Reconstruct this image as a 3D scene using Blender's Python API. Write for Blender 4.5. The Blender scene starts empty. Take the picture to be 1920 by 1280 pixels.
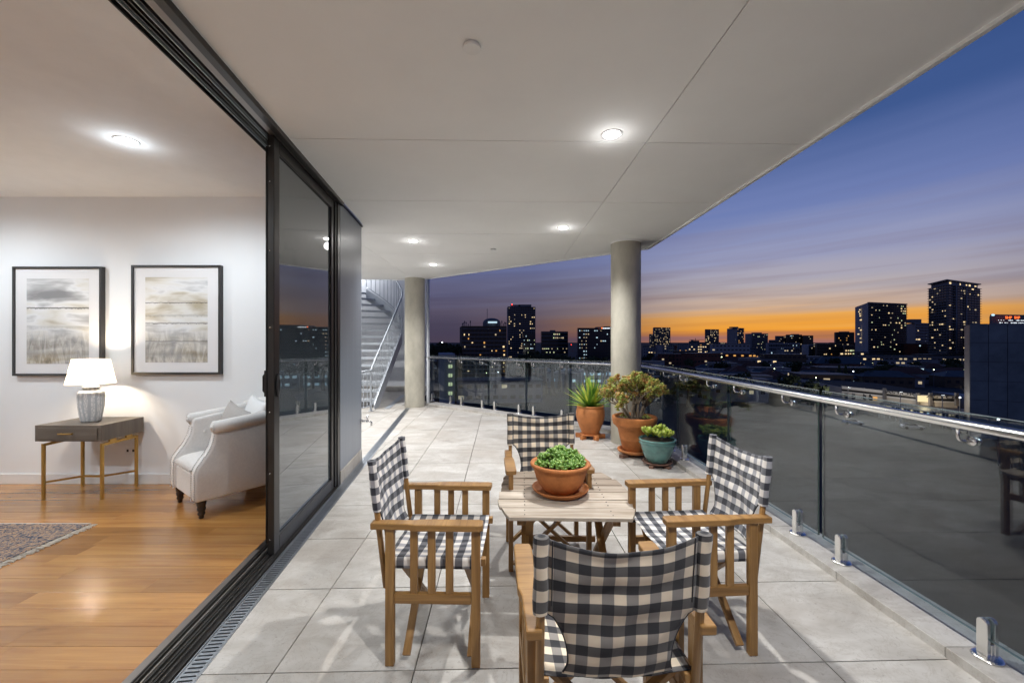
import bpy, bmesh, math, random
from mathutils import Vector, Matrix
R = math.radians
S = bpy.context.scene
C = S.collection
random.seed(7)
EYE = 1.41; F = 770.0; YC = 640.0; XC = 960.0
CEIL = 2.79

# ------------------------------------------------------------------ camera
cam = bpy.data.objects.new('camera', bpy.data.cameras.new('camera'))
C.objects.link(cam); S.camera = cam
cam.location = (0, 0, EYE); cam.rotation_euler = (R(90), 0, 0)
cam.data.sensor_width = 36; cam.data.lens = F / 1920 * 36
cam.data.clip_start = 0.05; cam.data.clip_end = 9000

# ------------------------------------------------------------------ sky
world = bpy.data.worlds.new('World'); S.world = world; world.use_nodes = True
NT = world.node_tree; NT.nodes.clear()
def nd(nt, t, **kw):
    n = nt.nodes.new(t)
    for k, v in kw.items():
        if k.startswith('i_'):
            n.inputs[k[2:].replace('_', ' ')].default_value = v
        else:
            setattr(n, k, v)
    return n
def mth(nt, op, a, b=None, c=None, clamp=False):
    n = nt.nodes.new('ShaderNodeMath'); n.operation = op; n.use_clamp = clamp
    for k, v in enumerate((a, b, c)):
        if v is None: continue
        if isinstance(v, (int, float)): n.inputs[k].default_value = v
        else: nt.links.new(v, n.inputs[k])
    return n.outputs[0]
def ramp(nt, fac, stops, interp='LINEAR'):
    n = nt.nodes.new('ShaderNodeValToRGB'); cr = n.color_ramp; cr.interpolation = interp
    while len(cr.elements) < len(stops): cr.elements.new(0.5)
    for e, (p, c) in zip(cr.elements, stops):
        e.position = p; e.color = (*c, 1) if len(c) == 3 else c
    nt.links.new(fac, n.inputs[0]); return n.outputs[0]
def mixc(nt, fac, a, b, mode='MIX'):
    n = nt.nodes.new('ShaderNodeMix'); n.data_type = 'RGBA'; n.blend_type = mode
    for s, v in ((n.inputs[0], fac), (n.inputs[6], a), (n.inputs[7], b)):
        if isinstance(v, (int, float)): s.default_value = v
        elif isinstance(v, tuple): s.default_value = (*v, 1)
        else: nt.links.new(v, s)
    return n.outputs[2]
SUN_AZ = R(36)
def build_sky():
    nt = NT
    tc = nd(nt, 'ShaderNodeTexCoord'); sp = nd(nt, 'ShaderNodeSeparateXYZ')
    nt.links.new(tc.outputs['Generated'], sp.inputs[0])
    x, y, z = sp.outputs
    hl = mth(nt, 'SQRT', mth(nt, 'ADD', mth(nt, 'MULTIPLY', x, x), mth(nt, 'ADD', mth(nt, 'MULTIPLY', y, y), 1e-6)))
    dt = mth(nt, 'DIVIDE', mth(nt, 'ADD', mth(nt, 'MULTIPLY', x, math.sin(SUN_AZ)), mth(nt, 'MULTIPLY', y, math.cos(SUN_AZ))), hl)
    az = mth(nt, 'ARCTAN2', x, y)
    zc = mth(nt, 'MAXIMUM', z, 0.0)
    # streaks of high cloud
    u = mth(nt, 'MULTIPLY', az, 1.3)
    v = mth(nt, 'SUBTRACT', mth(nt, 'MULTIPLY', mth(nt, 'POWER', zc, 0.8), 24.0), mth(nt, 'MULTIPLY', az, 1.1))
    cb = nd(nt, 'ShaderNodeCombineXYZ'); nt.links.new(u, cb.inputs[0]); nt.links.new(v, cb.inputs[1])
    n1 = nd(nt, 'ShaderNodeTexNoise', i_Scale=1.1, i_Detail=5.0, i_Roughness=0.45, i_Distortion=0.25)
    nt.links.new(cb.outputs[0], n1.inputs['Vector'])
    n2 = nd(nt, 'ShaderNodeTexNoise', i_Scale=1.7, i_Detail=5.0, i_Roughness=0.52, i_Distortion=0.5)
    nt.links.new(cb.outputs[0], n2.inputs['Vector'])
    zw = mth(nt, 'ADD', zc, mth(nt, 'MULTIPLY', mth(nt, 'SUBTRACT', n1.outputs[0], 0.5), 0.07))
    zw = mth(nt, 'MAXIMUM', zw, 0.0)
    sun = ramp(nt, zw, [(0.0, (.34, .15, .13)), (.010, (.55, .20, .06)), (.026, (.82, .33, .035)), (.046, (.80, .39, .09)),
                        (.070, (.58, .41, .30)), (.11, (.42, .38, .41)), (.18, (.29, .31, .47)), (.27, (.15, .20, .42)),
                        (.40, (.048, .095, .26)), (.60, (.014, .04, .145)), (1.0, (.006, .018, .075))])
    off = ramp(nt, zw, [(0.0, (.062, .048, .078)), (.035, (.060, .050, .085)), (.075, (.095, .080, .125)), (.13, (.115, .120, .215)),
                        (.20, (.125, .155, .32)), (.30, (.090, .13, .33)), (.42, (.035, .075, .22)), (.62, (.010, .032, .12)), (1.0, (.006, .018, .075))])
    w = ramp(nt, dt, [(0.0, (0, 0, 0)), (.72, (0.0,) * 3), (.84, (.07,) * 3), (.92, (.26,) * 3), (.952, (.62,) * 3), (.982, (.93,) * 3), (1.0, (1,) * 3)])
    col = mixc(nt, w, off, sun)
    # darker purple-grey streaks in the lower half of the sky
    st = ramp(nt, n2.outputs[0], [(.42, (0,) * 3), (.70, (1,) * 3)])
    band = ramp(nt, zc, [(0.0, (.10,) * 3), (.012, (.5,) * 3), (.035, (.30,) * 3), (.055, (.10,) * 3), (.09, (.42,) * 3), (.18, (.22,) * 3), (.30, (0.0,) * 3)])
    fac = mth(nt, 'MULTIPLY', st, band)
    col = mixc(nt, fac, col, mixc(nt, w, (.055, .045, .085), (.17, .085, .085)))
    bg = nd(nt, 'ShaderNodeBackground'); bg.inputs['Strength'].default_value = 1.0
    nt.links.new(col, bg.inputs[0])
    out = nd(nt, 'ShaderNodeOutputWorld'); nt.links.new(bg.outputs[0], out.inputs[0])
build_sky()

# ------------------------------------------------------------------ exposure
S.view_settings.view_transform = 'Standard'; S.view_settings.look = 'None'
S.view_settings.exposure = 0.10; S.view_settings.gamma = 1.0; S.view_settings.use_curve_mapping = False
cy = S.cycles
cy.use_denoising = True; cy.max_bounces = 9; cy.diffuse_bounces = 5; cy.glossy_bounces = 5
cy.transmission_bounces = 6; cy.transparent_max_bounces = 24; cy.caustics_reflective = False
cy.caustics_refractive = False; cy.sample_clamp_indirect = 4.0; cy.use_light_tree = True; cy.use_adaptive_sampling = False

# ------------------------------------------------------------------ materials
MATS = {}
def newmat(name):
    m = bpy.data.materials.new(name); m.use_nodes = True; MATS[name] = m
    nt = m.node_tree; b = nt.nodes['Principled BSDF']
    return m, nt, b
def simple(name, col, rough=.5, metal=0, var=.12, scale=6., bump=0., bscale=60., rvar=0., coord='Object', stretch=None, spec=None, coat=0):
    m, nt, b = newmat(name)
    tc = nd(nt, 'ShaderNodeTexCoord'); vec = tc.outputs[coord]
    if stretch:
        mp = nd(nt, 'ShaderNodeMapping'); mp.inputs['Scale'].default_value = stretch
        nt.links.new(vec, mp.inputs[0]); vec = mp.outputs[0]
    n = nd(nt, 'ShaderNodeTexNoise', i_Scale=scale, i_Detail=5.0, i_Roughness=.6)
    nt.links.new(vec, n.inputs['Vector'])
    lo = tuple(c * (1 - var) for c in col); hi = tuple(min(1, c * (1 + var)) for c in col)
    c = ramp(nt, n.outputs[0], [(.3, lo), (.7, hi)])
    nt.links.new(c, b.inputs['Base Color'])
    b.inputs['Roughness'].default_value = rough; b.inputs['Metallic'].default_value = metal
    if rvar:
        nt.links.new(mth(nt, 'ADD', rough - rvar / 2, mth(nt, 'MULTIPLY', n.outputs[0], rvar)), b.inputs['Roughness'])
    if spec is not None: b.inputs['Specular IOR Level'].default_value = spec
    if coat: b.inputs['Coat Weight'].default_value = coat
    if bump:
        n2 = nd(nt, 'ShaderNodeTexNoise', i_Scale=bscale, i_Detail=4.0); nt.links.new(vec, n2.inputs['Vector'])
        bp = nd(nt, 'ShaderNodeBump'); bp.inputs['Strength'].default_value = bump; bp.inputs['Distance'].default_value = .01
        nt.links.new(n2.outputs[0], bp.inputs['Height']); nt.links.new(bp.outputs[0], b.inputs['Normal'])
    return m
def wood(name, dark, light, rough=.45, scale=1.0, coord='UV', rnd=False, coat=0, knots=.0):
    m, nt, b = newmat(name)
    tc = nd(nt, 'ShaderNodeTexCoord'); vec = tc.outputs[coord]
    oi = nd(nt, 'ShaderNodeObjectInfo')
    add = nd(nt, 'ShaderNodeVectorMath', operation='ADD')
    sc = nd(nt, 'ShaderNodeVectorMath', operation='SCALE'); sc.inputs[3].default_value = 1.0
    cb = nd(nt, 'ShaderNodeCombineXYZ')
    nt.links.new(mth(nt, 'MULTIPLY', oi.outputs['Random'], 37.0), cb.inputs[0]); nt.links.new(mth(nt, 'MULTIPLY', oi.outputs['Random'], 11.0), cb.inputs[1])
    nt.links.new(vec, add.inputs[0]); nt.links.new(cb.outputs[0], add.inputs[1])
    mp = nd(nt, 'ShaderNodeMapping'); mp.inputs['Scale'].default_value = (1.6 * scale, 22 * scale, 22 * scale)
    nt.links.new(add.outputs[0], mp.inputs[0])
    n = nd(nt, 'ShaderNodeTexNoise', i_Scale=1.0, i_Detail=7.0, i_Roughness=.62, i_Distortion=.7)
    nt.links.new(mp.outputs[0], n.inputs['Vector'])
    mp2 = nd(nt, 'ShaderNodeMapping'); mp2.inputs['Scale'].default_value = (4 * scale, 190 * scale, 190 * scale)
    nt.links.new(add.outputs[0], mp2.inputs[0])
    n2 = nd(nt, 'ShaderNodeTexNoise', i_Scale=1.0, i_Detail=3.0, i_Roughness=.7)
    nt.links.new(mp2.outputs[0], n2.inputs['Vector'])
    mid = tuple((a + c) / 2 for a, c in zip(dark, light))
    c = ramp(nt, n.outputs[0], [(.28, dark), (.5, mid), (.72, light)])
    c = mixc(nt, mth(nt, 'MULTIPLY', n2.outputs[0], .55), c, dark)
    if rnd:
        t = ramp(nt, oi.outputs['Random'], [(0, (.74, .69, .64)), (.35, (.93, .91, .88)), (.7, (1.06, 1.06, 1.05)), (1, (1.22, 1.22, 1.2))])
        c = mixc(nt, 1.0, c, t, 'MULTIPLY')
    if knots:
        vo = nd(nt, 'ShaderNodeTexVoronoi', i_Scale=1.0); mp3 = nd(nt, 'ShaderNodeMapping'); mp3.inputs['Scale'].default_value = (4.0, 12, 12)
        nt.links.new(add.outputs[0], mp3.inputs[0]); nt.links.new(mp3.outputs[0], vo.inputs['Vector'])
        k = ramp(nt, vo.outputs['Distance'], [(.05, (1,) * 3), (.16, (0,) * 3)])
        c = mixc(nt, mth(nt, 'MULTIPLY', k, knots), c, tuple(v * .35 for v in dark))
    nt.links.new(c, b.inputs['Base Color']); b.inputs['Roughness'].default_value = rough
    if coat: b.inputs['Coat Weight'].default_value = coat; b.inputs['Coat Roughness'].default_value = .18
    bp = nd(nt, 'ShaderNodeBump'); bp.inputs['Strength'].default_value = .18; bp.inputs['Distance'].default_value = .002
    nt.links.new(n2.outputs[0], bp.inputs['Height']); nt.links.new(bp.outputs[0], b.inputs['Normal'])
    return m
def emit(name, col, strength, sample=False):
    m = bpy.data.materials.new(name); m.use_nodes = True; nt = m.node_tree; nt.nodes.clear()
    e = nd(nt, 'ShaderNodeEmission'); e.inputs[0].default_value = (*col, 1); e.inputs[1].default_value = strength
    o = nd(nt, 'ShaderNodeOutputMaterial'); nt.links.new(e.outputs[0], o.inputs[0])
    if not sample:
        try: m.cycles.emission_sampling = 'NONE'
        except Exception: pass
    MATS[name] = m; return m
def glass(name, tint, f0=.06, body=None, bodyfac=0., gain=1.0):
    m = bpy.data.materials.new(name); m.use_nodes = True; nt = m.node_tree; nt.nodes.clear(); MATS[name] = m
    g = nd(nt, 'ShaderNodeNewGeometry')
    d = nd(nt, 'ShaderNodeVectorMath', operation='DOT_PRODUCT'); nt.links.new(g.outputs['Normal'], d.inputs[0]); nt.links.new(g.outputs['Incoming'], d.inputs[1])
    c = mth(nt, 'ABSOLUTE', d.outputs['Value'])
    p = mth(nt, 'POWER', mth(nt, 'SUBTRACT', 1.0, c, clamp=True), 5.0)
    fr = mth(nt, 'MULTIPLY', mth(nt, 'ADD', f0, mth(nt, 'MULTIPLY', p, 1 - f0)), gain, clamp=True)
    tr = nd(nt, 'ShaderNodeBsdfTransparent'); tr.inputs[0].default_value = (*tint, 1)
    base = tr.outputs[0]
    if body:
        df = nd(nt, 'ShaderNodeBsdfDiffuse'); df.inputs[0].default_value = (*body, 1)
        mx = nd(nt, 'ShaderNodeMixShader'); mx.inputs[0].default_value = bodyfac
        nt.links.new(base, mx.inputs[1]); nt.links.new(df.outputs[0], mx.inputs[2]); base = mx.outputs[0]
    gl = nd(nt, 'ShaderNodeBsdfGlossy'); gl.inputs['Roughness'].default_value = 0.0; gl.inputs[0].default_value = (1, 1, 1, 1)
    mx = nd(nt, 'ShaderNodeMixShader'); nt.links.new(fr, mx.inputs[0]); nt.links.new(base, mx.inputs[1]); nt.links.new(gl.outputs[0], mx.inputs[2])
    o = nd(nt, 'ShaderNodeOutputMaterial'); nt.links.new(mx.outputs[0], o.inputs[0])
    return m
def stone_tile():
    m, nt, b = newmat('travertine')
    g = nd(nt, 'ShaderNodeNewGeometry'); oi = nd(nt, 'ShaderNodeObjectInfo')
    cb = nd(nt, 'ShaderNodeCombineXYZ')
    nt.links.new(mth(nt, 'MULTIPLY', oi.outputs['Random'], 60.0), cb.inputs[2]); nt.links.new(mth(nt, 'MULTIPLY', oi.outputs['Random'], 13.0), cb.inputs[0])
    add = nd(nt, 'ShaderNodeVectorMath', operation='ADD'); nt.links.new(g.outputs['Position'], add.inputs[0]); nt.links.new(cb.outputs[0], add.inputs[1])
    mp = nd(nt, 'ShaderNodeMapping'); mp.inputs['Scale'].default_value = (2.2, 4.2, 2); mp.inputs['Rotation'].default_value = (0, 0, .5)
    nt.links.new(add.outputs[0], mp.inputs[0])
    n = nd(nt, 'ShaderNodeTexNoise', i_Scale=1.0, i_Detail=9.0, i_Roughness=.62, i_Distortion=1.4); nt.links.new(mp.outputs[0], n.inputs['Vector'])
    c = ramp(nt, n.outputs[0], [(.28, (.32, .298, .270)), (.43, (.415, .394, .365)), (.55, (.485, .467, .44)), (.72, (.56, .546, .522))])
    n2 = nd(nt, 'ShaderNodeTexNoise', i_Scale=5.0, i_Detail=8.0, i_Roughness=.7, i_Distortion=2.4); nt.links.new(add.outputs[0], n2.inputs['Vector'])
    v = ramp(nt, n2.outputs[0], [(.485, (0,) * 3), (.5, (1,) * 3), (.515, (0,) * 3)])
    c = mixc(nt, mth(nt, 'MULTIPLY', v, .42), c, (.24, .19, .14))
    n3 = nd(nt, 'ShaderNodeTexNoise', i_Scale=55.0, i_Detail=3.0, i_Roughness=.6); nt.links.new(add.outputs[0], n3.inputs['Vector'])
    p = ramp(nt, n3.outputs[0], [(.30, (1,) * 3), (.36, (0,) * 3)])
    c = mixc(nt, mth(nt, 'MULTIPLY', p, .5), c, (.22, .2, .18))
    # worn, slightly stained patches that cross the joints
    n4 = nd(nt, 'ShaderNodeTexNoise', i_Scale=1.3, i_Detail=6.0, i_Roughness=.65); nt.links.new(g.outputs['Position'], n4.inputs['Vector'])
    c = mixc(nt, ramp(nt, n4.outputs[0], [(.45, (0,) * 3), (.62, (.42,) * 3)]), c, (.33, .285, .24))
    t = ramp(nt, oi.outputs['Random'], [(0, (.90, .89, .88)), (1, (1.05, 1.05, 1.05))])
    c = mixc(nt, 1.0, c, t, 'MULTIPLY')
    nt.links.new(c, b.inputs['Base Color'])
    nt.links.new(mth(nt, 'ADD', .34, mth(nt, 'MULTIPLY', n.outputs[0], .3)), b.inputs['Roughness'])
    bp = nd(nt, 'ShaderNodeBump'); bp.inputs['Strength'].default_value = .22; bp.inputs['Distance'].default_value = .004
    nt.links.new(mth(nt, 'ADD', n.outputs[0], mth(nt, 'MULTIPLY', n3.outputs[0], .35)), bp.inputs['Height']); nt.links.new(bp.outputs[0], b.inputs['Normal'])
    return m
def gingham(name, light, dark, mid):
    m, nt, b = newmat(name)
    tc = nd(nt, 'ShaderNodeTexCoord'); sp = nd(nt, 'ShaderNodeSeparateXYZ'); nt.links.new(tc.outputs['UV'], sp.inputs[0])
    def stripe(s, period):
        f = mth(nt, 'FRACT', mth(nt, 'DIVIDE', s, period))
        t = mth(nt, 'ABSOLUTE', mth(nt, 'SUBTRACT', f, .5))
        return mth(nt, 'MULTIPLY', mth(nt, 'SUBTRACT', t, .2425), 66.0, clamp=True)
    a = stripe(sp.outputs[0], .065); c = stripe(sp.outputs[1], .0645)
    low = tuple(.35 * q + .65 * w_ for q, w_ in zip(mid, dark))
    col = mixc(nt, c, mixc(nt, a, light, mid), mixc(nt, a, low, dark))
    # warp/weft dithering of the half-tone squares
    wv = nd(nt, 'ShaderNodeTexNoise', i_Scale=900.0, i_Detail=1.0); nt.links.new(tc.outputs['UV'], wv.inputs['Vector'])
    n = nd(nt, 'ShaderNodeTexNoise', i_Scale=9.0, i_Detail=5.0); nt.links.new(tc.outputs['Object'], n.inputs['Vector'])
    col = mixc(nt, mth(nt, 'MULTIPLY', wv.outputs[0], .10), col, mid)
    col = mixc(nt, 1.0, col, ramp(nt, n.outputs[0], [(.3, (.86,) * 3), (.7, (1.06,) * 3)]), 'MULTIPLY')
    nt.links.new(col, b.inputs['Base Color']); b.inputs['Roughness'].default_value = .88
    b.inputs['Specular IOR Level'].default_value = .2; b.inputs['Sheen Weight'].default_value = .15
    n5 = nd(nt, 'ShaderNodeTexNoise', i_Scale=7.0, i_Detail=3.0, i_Distortion=.6); nt.links.new(tc.outputs['Object'], n5.inputs['Vector'])
    bp = nd(nt, 'ShaderNodeBump'); bp.inputs['Strength'].default_value = .5; bp.inputs['Distance'].default_value = .012
    nt.links.new(mth(nt, 'ADD', n5.outputs[0], mth(nt, 'MULTIPLY', wv.outputs[0], .05)), bp.inputs['Height']); nt.links.new(bp.outputs[0], b.inputs['Normal'])
    return m
def watercolour(name, seed, lines):
    m, nt, b = newmat(name)
    tc = nd(nt, 'ShaderNodeTexCoord'); sp = nd(nt, 'ShaderNodeSeparateXYZ'); nt.links.new(tc.outputs['UV'], sp.inputs[0])
    mp = nd(nt, 'ShaderNodeMapping'); mp.inputs['Scale'].default_value = (1.1, 5.5, 1); mp.inputs['Location'].default_value = (seed, seed * 2, seed)
    nt.links.new(tc.outputs['UV'], mp.inputs[0])
    n = nd(nt, 'ShaderNodeTexNoise', i_Scale=1.0, i_Detail=4.0, i_Roughness=.5, i_Distortion=.3); nt.links.new(mp.outputs[0], n.inputs['Vector'])
    mp2 = nd(nt, 'ShaderNodeMapping'); mp2.inputs['Scale'].default_value = (6, 2.0, 1); mp2.inputs['Location'].default_value = (seed, seed, seed)
    nt.links.new(tc.outputs['UV'], mp2.inputs[0])
    n2 = nd(nt, 'ShaderNodeTexNoise', i_Scale=1.5, i_Detail=9.0, i_Roughness=.7, i_Distortion=1.5); nt.links.new(mp2.outputs[0], n2.inputs['Vector'])
    c = ramp(nt, n.outputs[0], [(.30, (.25, .245, .25)), (.41, (.50, .49, .49)), (.50, (.80, .79, .79)), (.58, (.74, .71, .66)), (.70, (.45, .38, .27))])
    low = ramp(nt, sp.outputs[1], [(.02, (1,) * 3), (.30, (.75,) * 3), (.42, (0,) * 3)])
    br = ramp(nt, n2.outputs[0], [(.38, (.06, .045, .03)), (.5, (.30, .25, .18)), (.62, (.60, .56, .49))])
    c = mixc(nt, mth(nt, 'MULTIPLY', low, .62), c, br)
    yv = mth(nt, 'ADD', sp.outputs[1], mth(nt, 'MULTIPLY', mth(nt, 'SUBTRACT', n2.outputs[0], .5), .035))
    for pos, wd, st in lines:
        d = mth(nt, 'ABSOLUTE', mth(nt, 'SUBTRACT', yv, pos))
        k = mth(nt, 'SUBTRACT', 1.0, mth(nt, 'DIVIDE', d, wd), clamp=True)
        c = mixc(nt, mth(nt, 'MULTIPLY', k, mth(nt, 'MULTIPLY', n2.outputs[0], st), clamp=True), c, (.07, .065, .06))
    nt.links.new(c, b.inputs['Base Color']); b.inputs['Roughness'].default_value = .25
    return m

M = {}
M['tile'] = stone_tile()
M['grout'] = simple('grout', (.10, .088, .07), .9, var=.2, scale=20)
M['floorwood'] = wood('honey_timber', (.30, .120, .030), (.62, .325, .100), .27, .55, 'Object', True, coat=.5, knots=.25)
M['joint'] = simple('dark_joint', (.10, .045, .018), .8)
M['teak'] = wood('teak', (.17, .080, .021), (.47, .265, .088), .42, 1.3)
M['greywood'] = wood('weathered_pine', (.22, .165, .115), (.66, .60, .53), .75, 1.0, 'UV', True, knots=.6)
M['walnut'] = wood('grey_veneer', (.10, .080, .062), (.19, .155, .125), .4, 1.0)
M['ceiling'] = simple('soffit_paint', (.905, .905, .905), .75, var=.03, scale=1.2, bump=.05, bscale=14)
M['white'] = simple('white_wall_paint', (.86, .86, .865), .7, var=.02, scale=1.5, bump=.05, bscale=120)
M['room_ceiling'] = simple('room_ceiling_paint', (.92, .925, .935), .8, var=.02)
M['skirt'] = simple('white_gloss_trim', (.82, .82, .82), .35, var=.02)
M['greywall'] = simple('blue_grey_wall_paint', (.19, .215, .255), .34, var=.06, scale=2, bump=.08, bscale=30, stretch=(8, 8, .6))
M['palewall'] = simple('pale_render', (.62, .64, .67), .7, var=.08, scale=3, bump=.15, bscale=40)
M['bronze'] = simple('bronze_aluminium', (.045, .042, .040), .32, .6, var=.1)
M['bronze_light'] = simple('brushed_bronze_track', (.26, .235, .22), .38, .8, var=.15, scale=3, stretch=(1, .1, 1))
M['black'] = simple('black_rubber', (.012, .012, .013), .5, var=.1)
M['steel'] = simple('polished_steel', (.80, .79, .77), .24, 1.0, var=.04, rvar=.06)
M['grate'] = simple('brushed_steel_grate', (.40, .43, .47), .34, 1.0, var=.1)
M['galv'] = simple('painted_steel_blue_grey', (.36, .39, .43), .42, .2, var=.08)
M['tread'] = simple('serrated_tread_steel', (.55, .57, .60), .5, .5, var=.25, scale=30)
M['concrete'] = simple('cast_concrete', (.42, .395, .33), .52, var=.20, scale=5, bump=.25, bscale=25, rvar=.3, stretch=(1, 1, .45))
M['glass'] = glass('balustrade_glass', (.78, .84, .86), .062, gain=1.1)
M['glass_edge'] = simple('glass_edge_green', (.02, .035, .033), .2, var=.05)
M['glass_top'] = simple('polished_glass_top_edge', (.14, .19, .185), .2, var=.05)
M['door_glass'] = glass('tinted_door_glass', (.12, .14, .16), .12, (.10, .125, .145), .55, gain=1.35)
M['dark_glass'] = glass('dark_window_glass', (.03, .035, .04), .10, (.05, .075, .10), .7, gain=1.1)
M['terra'] = simple('terracotta', (.45, .165, .050), .75, var=.20, scale=7, bump=.25, bscale=50)
M['terra_dark'] = simple('aged_terracotta', (.41, .145, .040), .8, var=.28, scale=9, bump=.3, bscale=40)
M['teal'] = simple('teal_glaze', (.085, .20, .185), .22, var=.25, scale=11, coat=.5)
M['soil'] = simple('potting_soil', (.05, .035, .024), .95, var=.5, scale=60, bump=.8, bscale=90)
M['brickfoot'] = simple('dark_clay_foot', (.16, .085, .06), .8, var=.2)
def leafmat(name, a, b_, c_, scale=9, rough=.45, trans=.25):
    m, nt, b = newmat(name)
    oi = nd(nt, 'ShaderNodeObjectInfo'); tc = nd(nt, 'ShaderNodeTexCoord')
    n = nd(nt, 'ShaderNodeTexNoise', i_Scale=scale, i_Detail=4.0); nt.links.new(tc.outputs['Object'], n.inputs['Vector'])
    f = mth(nt, 'ADD', n.outputs[0], mth(nt, 'MULTIPLY', mth(nt, 'SUBTRACT', oi.outputs['Random'], .5), .35))
    nt.links.new(ramp(nt, f, [(.32, a), (.5, b_), (.68, c_)]), b.inputs['Base Color'])
    b.inputs['Roughness'].default_value = rough; b.inputs['Subsurface Weight'].default_value = 0
    return m
M['sword'] = leafmat('sword_leaf', (.07, .20, .02), (.22, .38, .04), (.58, .56, .08), 6)
M['jade'] = leafmat('jade_leaf', (.10, .17, .03), (.30, .36, .07), (.40, .19, .06), 20, .35)
M['paddle'] = leafmat('paddle_leaf', (.07, .15, .012), (.33, .42, .045), (.66, .66, .20), 48, .38)
M['succulent'] = leafmat('succulent_leaf', (.10, .21, .03), (.28, .42, .09), (.55, .63, .26), 45, .4)
M['bark'] = simple('grey_bark', (.20, .16, .115), .85, var=.3, scale=30, bump=.5, bscale=80)
M['check_white'] = gingham('gingham_white', (.76, .72, .67), (.026, .028, .038), (.33, .33, .35))
M['check_cream'] = gingham('gingham_cream', (.80, .68, .52), (.022, .023, .029), (.27, .25, .23))
M['seam'] = simple('dark_stitching', (.035, .035, .04), .9, var=.2)
M['linen'] = simple('oatmeal_linen', (.80, .775, .75), .9, var=.05, scale=60, bump=.2, bscale=400)
M['greylinen'] = simple('grey_linen', (.45, .42, .40), .9, var=.06, scale=60, bump=.2, bscale=400)
M['whitelinen'] = simple('white_linen', (.80, .80, .80), .9, var=.03, bump=.1, bscale=200)
M['ebony'] = simple('dark_turned_wood', (.035, .022, .016), .25, var=.3, scale=20)
M['brass'] = simple('aged_brass', (.50, .31, .09), .34, .85, var=.1)
M['nail'] = simple('pewter_nail', (.55, .52, .50), .3, .9)
M['frame'] = simple('charcoal_picture_frame', (.030, .027, .027), .35, var=.1)
M['mat'] = simple('picture_mount', (.78, .76, .76), .6, var=.01)
M['art1'] = watercolour('watercolour_a', 3.1, [(.655, .012, 2.2), (.43, .03, .5), (.12, .05, .5)])
M['art2'] = watercolour('watercolour_b', 8.4, [(.70, .008, 2.0), (.55, .02, .7), (.46, .012, 1.6), (.25, .012, 1.1), (.10, .05, .6)])
M['dark'] = simple('city_ground', (.03, .03, .032), .95, var=.4, scale=.05)
M['asphalt'] = simple('asphalt', (.05, .05, .052), .85, var=.2, scale=.6)
M['bulb'] = emit('downlight_lens', (1.0, .97, .93), 60, True)
M['bulb_room'] = emit('room_downlight_lens', (1.0, .97, .94), 40, True)

def lampbase():
    m, nt, b = newmat('patterned_ceramic')
    tc = nd(nt, 'ShaderNodeTexCoord')
    vo = nd(nt, 'ShaderNodeTexVoronoi', i_Scale=26.0, feature='DISTANCE_TO_EDGE'); nt.links.new(tc.outputs['UV'], vo.inputs['Vector'])
    wv = nd(nt, 'ShaderNodeTexWave', i_Scale=4.2, i_Distortion=6.0, i_Detail=3.0); nt.links.new(tc.outputs['UV'], wv.inputs['Vector'])
    k = mth(nt, 'MULTIPLY', ramp(nt, vo.outputs[0], [(.05, (1,) * 3), (.12, (0,) * 3)]), .5)
    k2 = mth(nt, 'MAXIMUM', k, ramp(nt, wv.outputs[1] if len(wv.outputs) > 1 else wv.outputs[0], [(.5, (0,) * 3), (.6, (.75,) * 3)]))
    nt.links.new(mixc(nt, k2, (.80, .79, .78), (.42, .45, .48)), b.inputs['Base Color']); b.inputs['Roughness'].default_value = .35
    return m
M['ceramic'] = lampbase()
def shademat():
    m = bpy.data.materials.new('lamp_shade_fabric'); m.use_nodes = True; nt = m.node_tree; nt.nodes.clear()
    d = nd(nt, 'ShaderNodeBsdfDiffuse'); d.inputs[0].default_value = (.85, .8, .72, 1)
    t = nd(nt, 'ShaderNodeBsdfTranslucent'); t.inputs[0].default_value = (.9, .82, .68, 1)
    mx = nd(nt, 'ShaderNodeMixShader'); mx.inputs[0].default_value = .6
    nt.links.new(d.outputs[0], mx.inputs[1]); nt.links.new(t.outputs[0], mx.inputs[2])
    o = nd(nt, 'ShaderNodeOutputMaterial'); nt.links.new(mx.outputs[0], o.inputs[0]); return m
M['shade'] = shademat()
def rugmat():
    m, nt, b = newmat('oriental_rug')
    tc = nd(nt, 'ShaderNodeTexCoord')
    mp = nd(nt, 'ShaderNodeMapping'); mp.inputs['Scale'].default_value = (9, 9, 1); nt.links.new(tc.outputs['Object'], mp.inputs[0])
    n = nd(nt, 'ShaderNodeTexNoise', i_Scale=2.2, i_Detail=5.0, i_Distortion=2.4); nt.links.new(mp.outputs[0], n.inputs['Vector'])
    vo = nd(nt, 'ShaderNodeTexVoronoi', i_Scale=2.0); nt.links.new(mp.outputs[0], vo.inputs['Vector'])
    c = ramp(nt, n.outputs[0], [(.38, (.055, .06, .09)), (.44, (.22, .20, .20)), (.5, (.36, .21, .12)), (.55, (.50, .36, .25)), (.6, (.13, .09, .08)), (.68, (.40, .36, .33))], 'CONSTANT')
    c = mixc(nt, ramp(nt, vo.outputs[0], [(.3, (0,) * 3), (.34, (.6,) * 3), (.4, (0,) * 3)]), c, (.07, .08, .12))
    nt.links.new(c, b.inputs['Base Color']); b.inputs['Roughness'].default_value = 1.0
    return m
M['rug'] = rugmat()
M['fringe'] = simple('cream_fringe', (.60, .54, .47), .95, var=.2, scale=80)

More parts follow.
